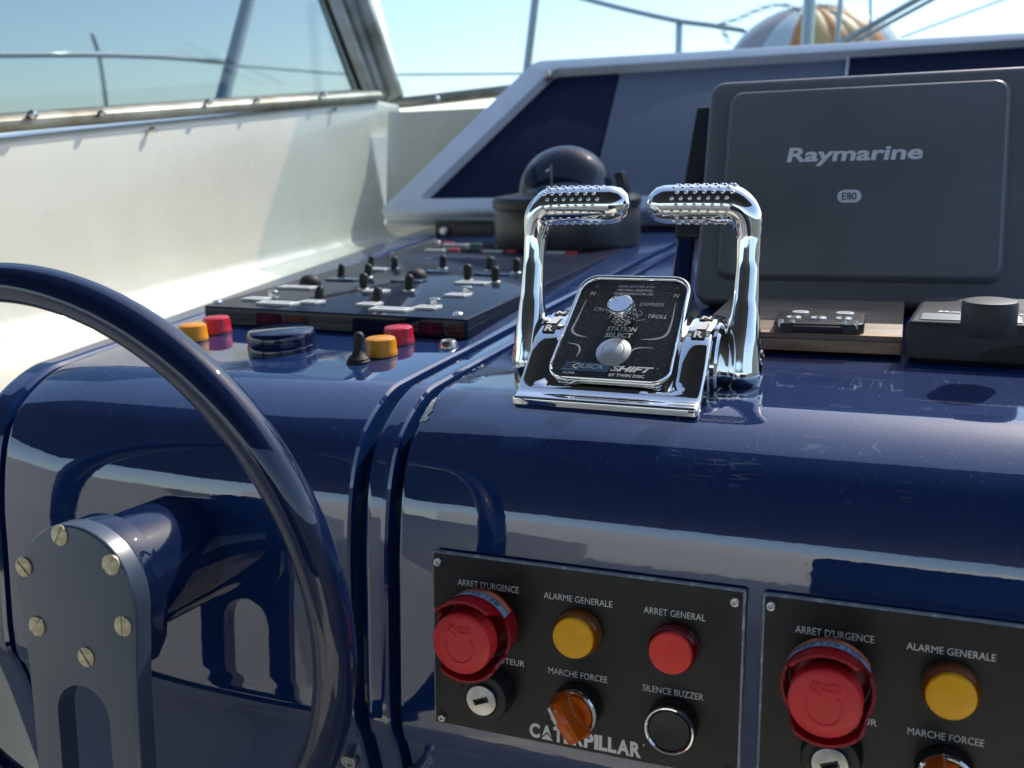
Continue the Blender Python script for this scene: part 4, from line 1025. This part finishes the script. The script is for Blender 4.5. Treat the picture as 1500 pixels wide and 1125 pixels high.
# ================================================================== WINDOWS
XG = -1.075
def bar(p, q, w_, h_, bev=.002, up=Vector((0, 0, 1))):
    d = (q - p); z = d.normalized(); x = z.cross(up); 
    return box(w_, h_, d.length, bev, Mx=frame((p + q) / 2, x, z))
sw_ = thing('side_window', 'tinted side window in a metal frame above the cream coaming', 'window', I())
g = [onX((-160, 205), XG), onX((528, 140), XG), onX((468, -30), XG), onX((440, -150), XG)]
yA, yB = g[0].y, g[1].y
pane = bmesh.new(); q = [onX((-200, 190), XG - .004), onX((531, 134), XG - .004), onX((416, -150), XG - .004), onX((-200, -150), XG - .004)]
f0 = [pane.verts.new(v) for v in q]; f1 = [pane.verts.new(v + Vector((-.006, 0, 0))) for v in q]
pane.faces.new(f0); pane.faces.new(f1[::-1])
for i in range(4): pane.faces.new((f0[i], f0[(i + 1) % 4], f1[(i + 1) % 4], f1[i]))
bmesh.ops.recalc_face_normals(pane, faces=pane.faces)
obj('pane', pane, 'pane_side', sw_, smooth=False)
sill = [onX(p, XG + .014) for p in ((-200, 198), (0, 181), (180, 167), (360, 154), (528, 142), (548, 141))]
obj('frame', tube(catmull(sill, 4), .0115, 14, flat=1.9), 'frame_metal', sw_)
gk = [onX(p, XG + .004) for p in ((-200, 190), (0, 172.5), (180, 159), (360, 146), (528, 134.5))]
obj('gasket', tube(catmull(gk, 4), .0052, 10), 'rubber', sw_)
gk2 = [onX((529, 134), XG + .004), onX((487, 25), XG + .004), onX((474, -10), XG + .004), onX((440, -100), XG + .004)]
obj('gasket', tube(gk2, .0055, 10), 'rubber', sw_)
# corner post between side and front windows
fwn = thing('front_window', 'clear front window with a weathered metal corner post and bottom rail', 'window', I())
YF = wall_far.y + .03
pb, pt_ = onY((558, 142), YF), onY((487, -60), YF - .10)
obj('corner_post', join(bar(onY((538, 146), YF - .03), onY((462, -60), YF - .03), .026, .050, .006, Vector((1, 0, 0))), bar(onY((562, 146), YF), onY((490, -60), YF), .034, .022, .008, Vector((1, 0, 0))), bar(onY((580, 146), YF + .02), onY((510, -60), YF + .02), .022, .040, .006, Vector((1, 0, 0)))), 'frame_metal', fwn)
pr_ = [onY((x, y), YF + .03) for x, y in ((560, 153), (640, 145), (745, 133), (900, 118), (1500, 70))]
obj('bottom_rail', tube(catmull(pr_, 3), .0125, 12, flat=1.6), 'frame_metal', fwn)
pane = bmesh.new(); q = [onY((590, 140), YF + .05), onY((1700, 40), YF + .05), onY((1700, -200), YF + .05), onY((508, -200), YF + .05)]
f0 = [pane.verts.new(v) for v in q]; f1 = [pane.verts.new(v + Vector((0, .006, 0))) for v in q]
pane.faces.new(f0); pane.faces.new(f1[::-1])
for i in range(4): pane.faces.new((f0[i], f0[(i + 1) % 4], f1[(i + 1) % 4], f1[i]))
bmesh.ops.recalc_face_normals(pane, faces=pane.faces)
obj('pane', pane, 'pane_front', fwn, smooth=False)
obj('edge_gasket', tube([onY((586, 140), YF + .045), onY((536, 0), YF + .045), onY((515, -60), YF + .045)], .004, 8), 'rubber', fwn)
def stud(px, r, h_, nm, label, x=XG + .032, mm='steel', dr=None, grp=None):
    h = h_ * .6; p = onX(px, x); tag(obj(nm, lathe([(r * .55, 0), (r * .55, h * .4), (r, h * .45), (r, h * .7), (r * .6, h), (0, h * 1.05)], 20), mm, None, T(p) @ RY(90)), label, 'screw', grp)
GS = 'frame screws under the side window'
for px, s_, lab in (((42, 168), .0062, 'frame screw at the far left end of the side window sill'), ((143, 166), .0045, 'small bright frame screw second from the left on the sill'), ((301, 149.5), .0055, 'frame screw left of the outside mast foot on the sill'), ((372, 147), .0042, 'small dull frame screw right of the outside mast foot'), ((470, 138), .0058, 'frame screw on the sill nearest the corner post')):
    stud(px, s_, .020, 'screw', lab, grp=GS)
stud((219, 190), .0045, .022, 'stud', 'steel cover stud on the cream coaming, left of two', x=XW - .028, grp='cover studs on the coaming'); stud((488, 161), .0045, .022, 'stud', 'steel cover stud on the cream coaming near its forward corner', x=XW - .028, grp='cover studs on the coaming')
p = onY((641, 145), YF - .00); tag(obj('screw', lathe([(.006, 0), (.006, .006), (.003, .010), (0, .010)], 18), 'steel', None, T(p) @ RX(90)), 'bright screw on the front window bottom rail beside the dash board', 'screw')

# ================================================================== OUTSIDE: rails, posts, buoy, chain
def rail_tube(pts, r, nm, label, cat, flat=1, seg=12, grp=None, mm='rail', smooth_n=5):
    return tag(obj(nm, tube(catmull(pts, smooth_n) if len(pts) > 2 else pts, r, seg, flat=flat), mm), label, cat, grp)
X1 = -1.62
rail_tube([onX(p, X1) for p in ((-260, 80), (-100, 79), (0, 80), (140, 80), (250, 84), (337, 92))], .0066, 'handrail', 'pale handrail outside the side window, ending at the slanting mast', 'handrail', mm='white_trim')
rail_tube([onX((338, 92), X1 - .002), onX((300, 230), X1)] if False else [onX((378, -60), X1 + .04), onX((364, 0), X1 + .04), onX((327, 140), X1 + .04), onX((300, 240), X1 + .04)], .0175, 'slanting_post', 'thick slanting grey post outside the side window', 'post')
rail_tube([onX((136, 52), -2.6), onX((147, 90), -2.6), onX((158, 170), -2.6)], .008, 'antenna', 'faint thin antenna outside the side window', 'antenna')
rail_tube([onY(p, 3.4) for p in ((330, 95), (430, 103), (520, 109), (640, 109), (770, 108), (900, 108))], .0035, 'lifeline', 'thin lifeline running past the corner post outside', 'lifeline')
rail_tube([onY((788, -40), 2.7), onY((783, 10), 2.7), onY((766, 150), 2.7)], .0115, 'stanchion', 'upright stanchion outside, above the left corner of the dash board', 'stanchion')
rail_tube([onY(p, 3.6) for p in ((770, -28), (860, -1), (930, 17), (995, 31), (1040, 37), (1090, 45))], .0085, 'bow_rail', 'bow rail sloping down to the right towards the inflatable', 'rail')
rail_tube([onY((995, 32), 3.62), onY((993, 120), 3.62)], .0125, 'stanchion', 'short stanchion under the bow rail, left of the inflatable', 'stanchion')
rail_tube([onY((1188, -60), 3.0), onY((1186, 0), 3.0), onY((1178, 130), 3.0)], .0170, 'mast_post', 'broad grey post standing in front of the inflatable', 'post')
rail_tube([onY((1236, -60), 3.1), onY((1222, 120), 3.1)], .0075, 'stanchion', 'thin upright between the broad post and the diagonal stays', 'stanchion')
rail_tube([onY((1275, -60), 3.7), onY((1275, 120), 3.7)], .0050, 'stanchion', 'thinnest upright, crossing behind the diagonal stays', 'stanchion')
rail_tube([onY((1400, -32), 2.8), onY((1218, 70), 2.9)], .0080, 'diagonal_stay', 'upper of the two diagonal stays at the right', 'stay')
rail_tube([onY((1412, -26), 2.75), onY((1240, 68), 2.85)], .0052, 'diagonal_stay', 'lower thinner diagonal stay at the right', 'stay')
rail_tube([onY((1500, -12), 4.0), onY((1320, 55), 4.0)], .0035, 'rope', 'faint rope behind the diagonal stays', 'rope')
# inflatable with sewn gores
bc = onY((1188, 106), 4.6); k = 1460 / (fwd.dot(bc)); rB = 128 / k
BM = T(bc) @ RZ(17) @ RY(-6) @ RX(12)
bu = thing('inflatable', 'inflatable with orange and white gores standing on the foredeck', 'inflatable', BM)
gores = [(-180, -141, 'buoy_grey'), (-141, -117, 'buoy_white'), (-117, -100, 'buoy_orange'), (-100, -86, 'buoy_yellow'), (-86, -72, 'buoy_orange'), (-72, -58, 'buoy_yellow'), (-58, -40, 'buoy_orange'),
         (-40, -18, 'buoy_white'), (-18, 10, 'buoy_grey'), (10, 60, 'buoy_white'), (60, 120, 'buoy_orange'), (120, 180, 'buoy_white')]
for a0_, a1_, cm_ in gores:
    b = bmesh.new(); ms = []
    for j in range(17):
        e = -80 + 160 * j / 16; row = []
        for i in range(9):
            a = a0_ + (a1_ - a0_) * i / 8; bulge = 1 - .0009 * (a1_ - a0_) * (i - 4) ** 2 / 16
            rr_ = rB * bulge; row.append(b.verts.new((rr_ * math.cos(R(e)) * math.cos(R(a)), rr_ * math.cos(R(e)) * math.sin(R(a)), rr_ * .74 * math.sin(R(e)))))
        ms.append(row)
    for A, B in zip(ms[:-1], ms[1:]):
        for i in range(8): b.faces.new((A[i], A[i + 1], B[i + 1], B[i]))
    obj('gore', b, cm_, bu)
obj('top_cap', lathe([(rB * .19, rB * .70), (rB * .15, rB * .725), (0, rB * .735)], 24), 'buoy_white', bu)
# chain draped over it
def chain(pts, Y, r, label):
    P_ = catmull([onY(p, Y) for p in pts], 30); b = bmesh.new(); acc = 0; last = P_[0]; n_ = 0; bs = []
    for p in P_:
        if (p - last).length >= r * 2.7 or n_ == 0:
            d = (p - last).normalized() if n_ else (P_[1] - P_[0]).normalized()
            M0 = frame(p, d, Vector((0, 1, .2)) if n_ % 2 else Vector((0, .2, 1)))
            tb = tube([(r * 1.7 * math.cos(a), r * math.sin(a), 0) for a in [2 * math.pi * i / 10 for i in range(10)]], r * .30, 6, closed=True, Mx=M0)
            bs.append(tb); last = p; n_ += 1
    return bs
ch = thing('chain', 'thin chain draped over the top of the inflatable', 'chain', I())
for pts in ([(1058, 34), (1080, 28), (1102, 18), (1128, 9), (1152, 7)], [(1057, 36), (1061, 48), (1068, 64)], [(1152, 8), (1170, 16), (1178, 30)], [(1190, 12), (1206, 9), (1222, 19), (1232, 34)]):
    for tb in chain(pts, 4.05, .0075, ''): obj('link', tb, 'frame_metal', ch)
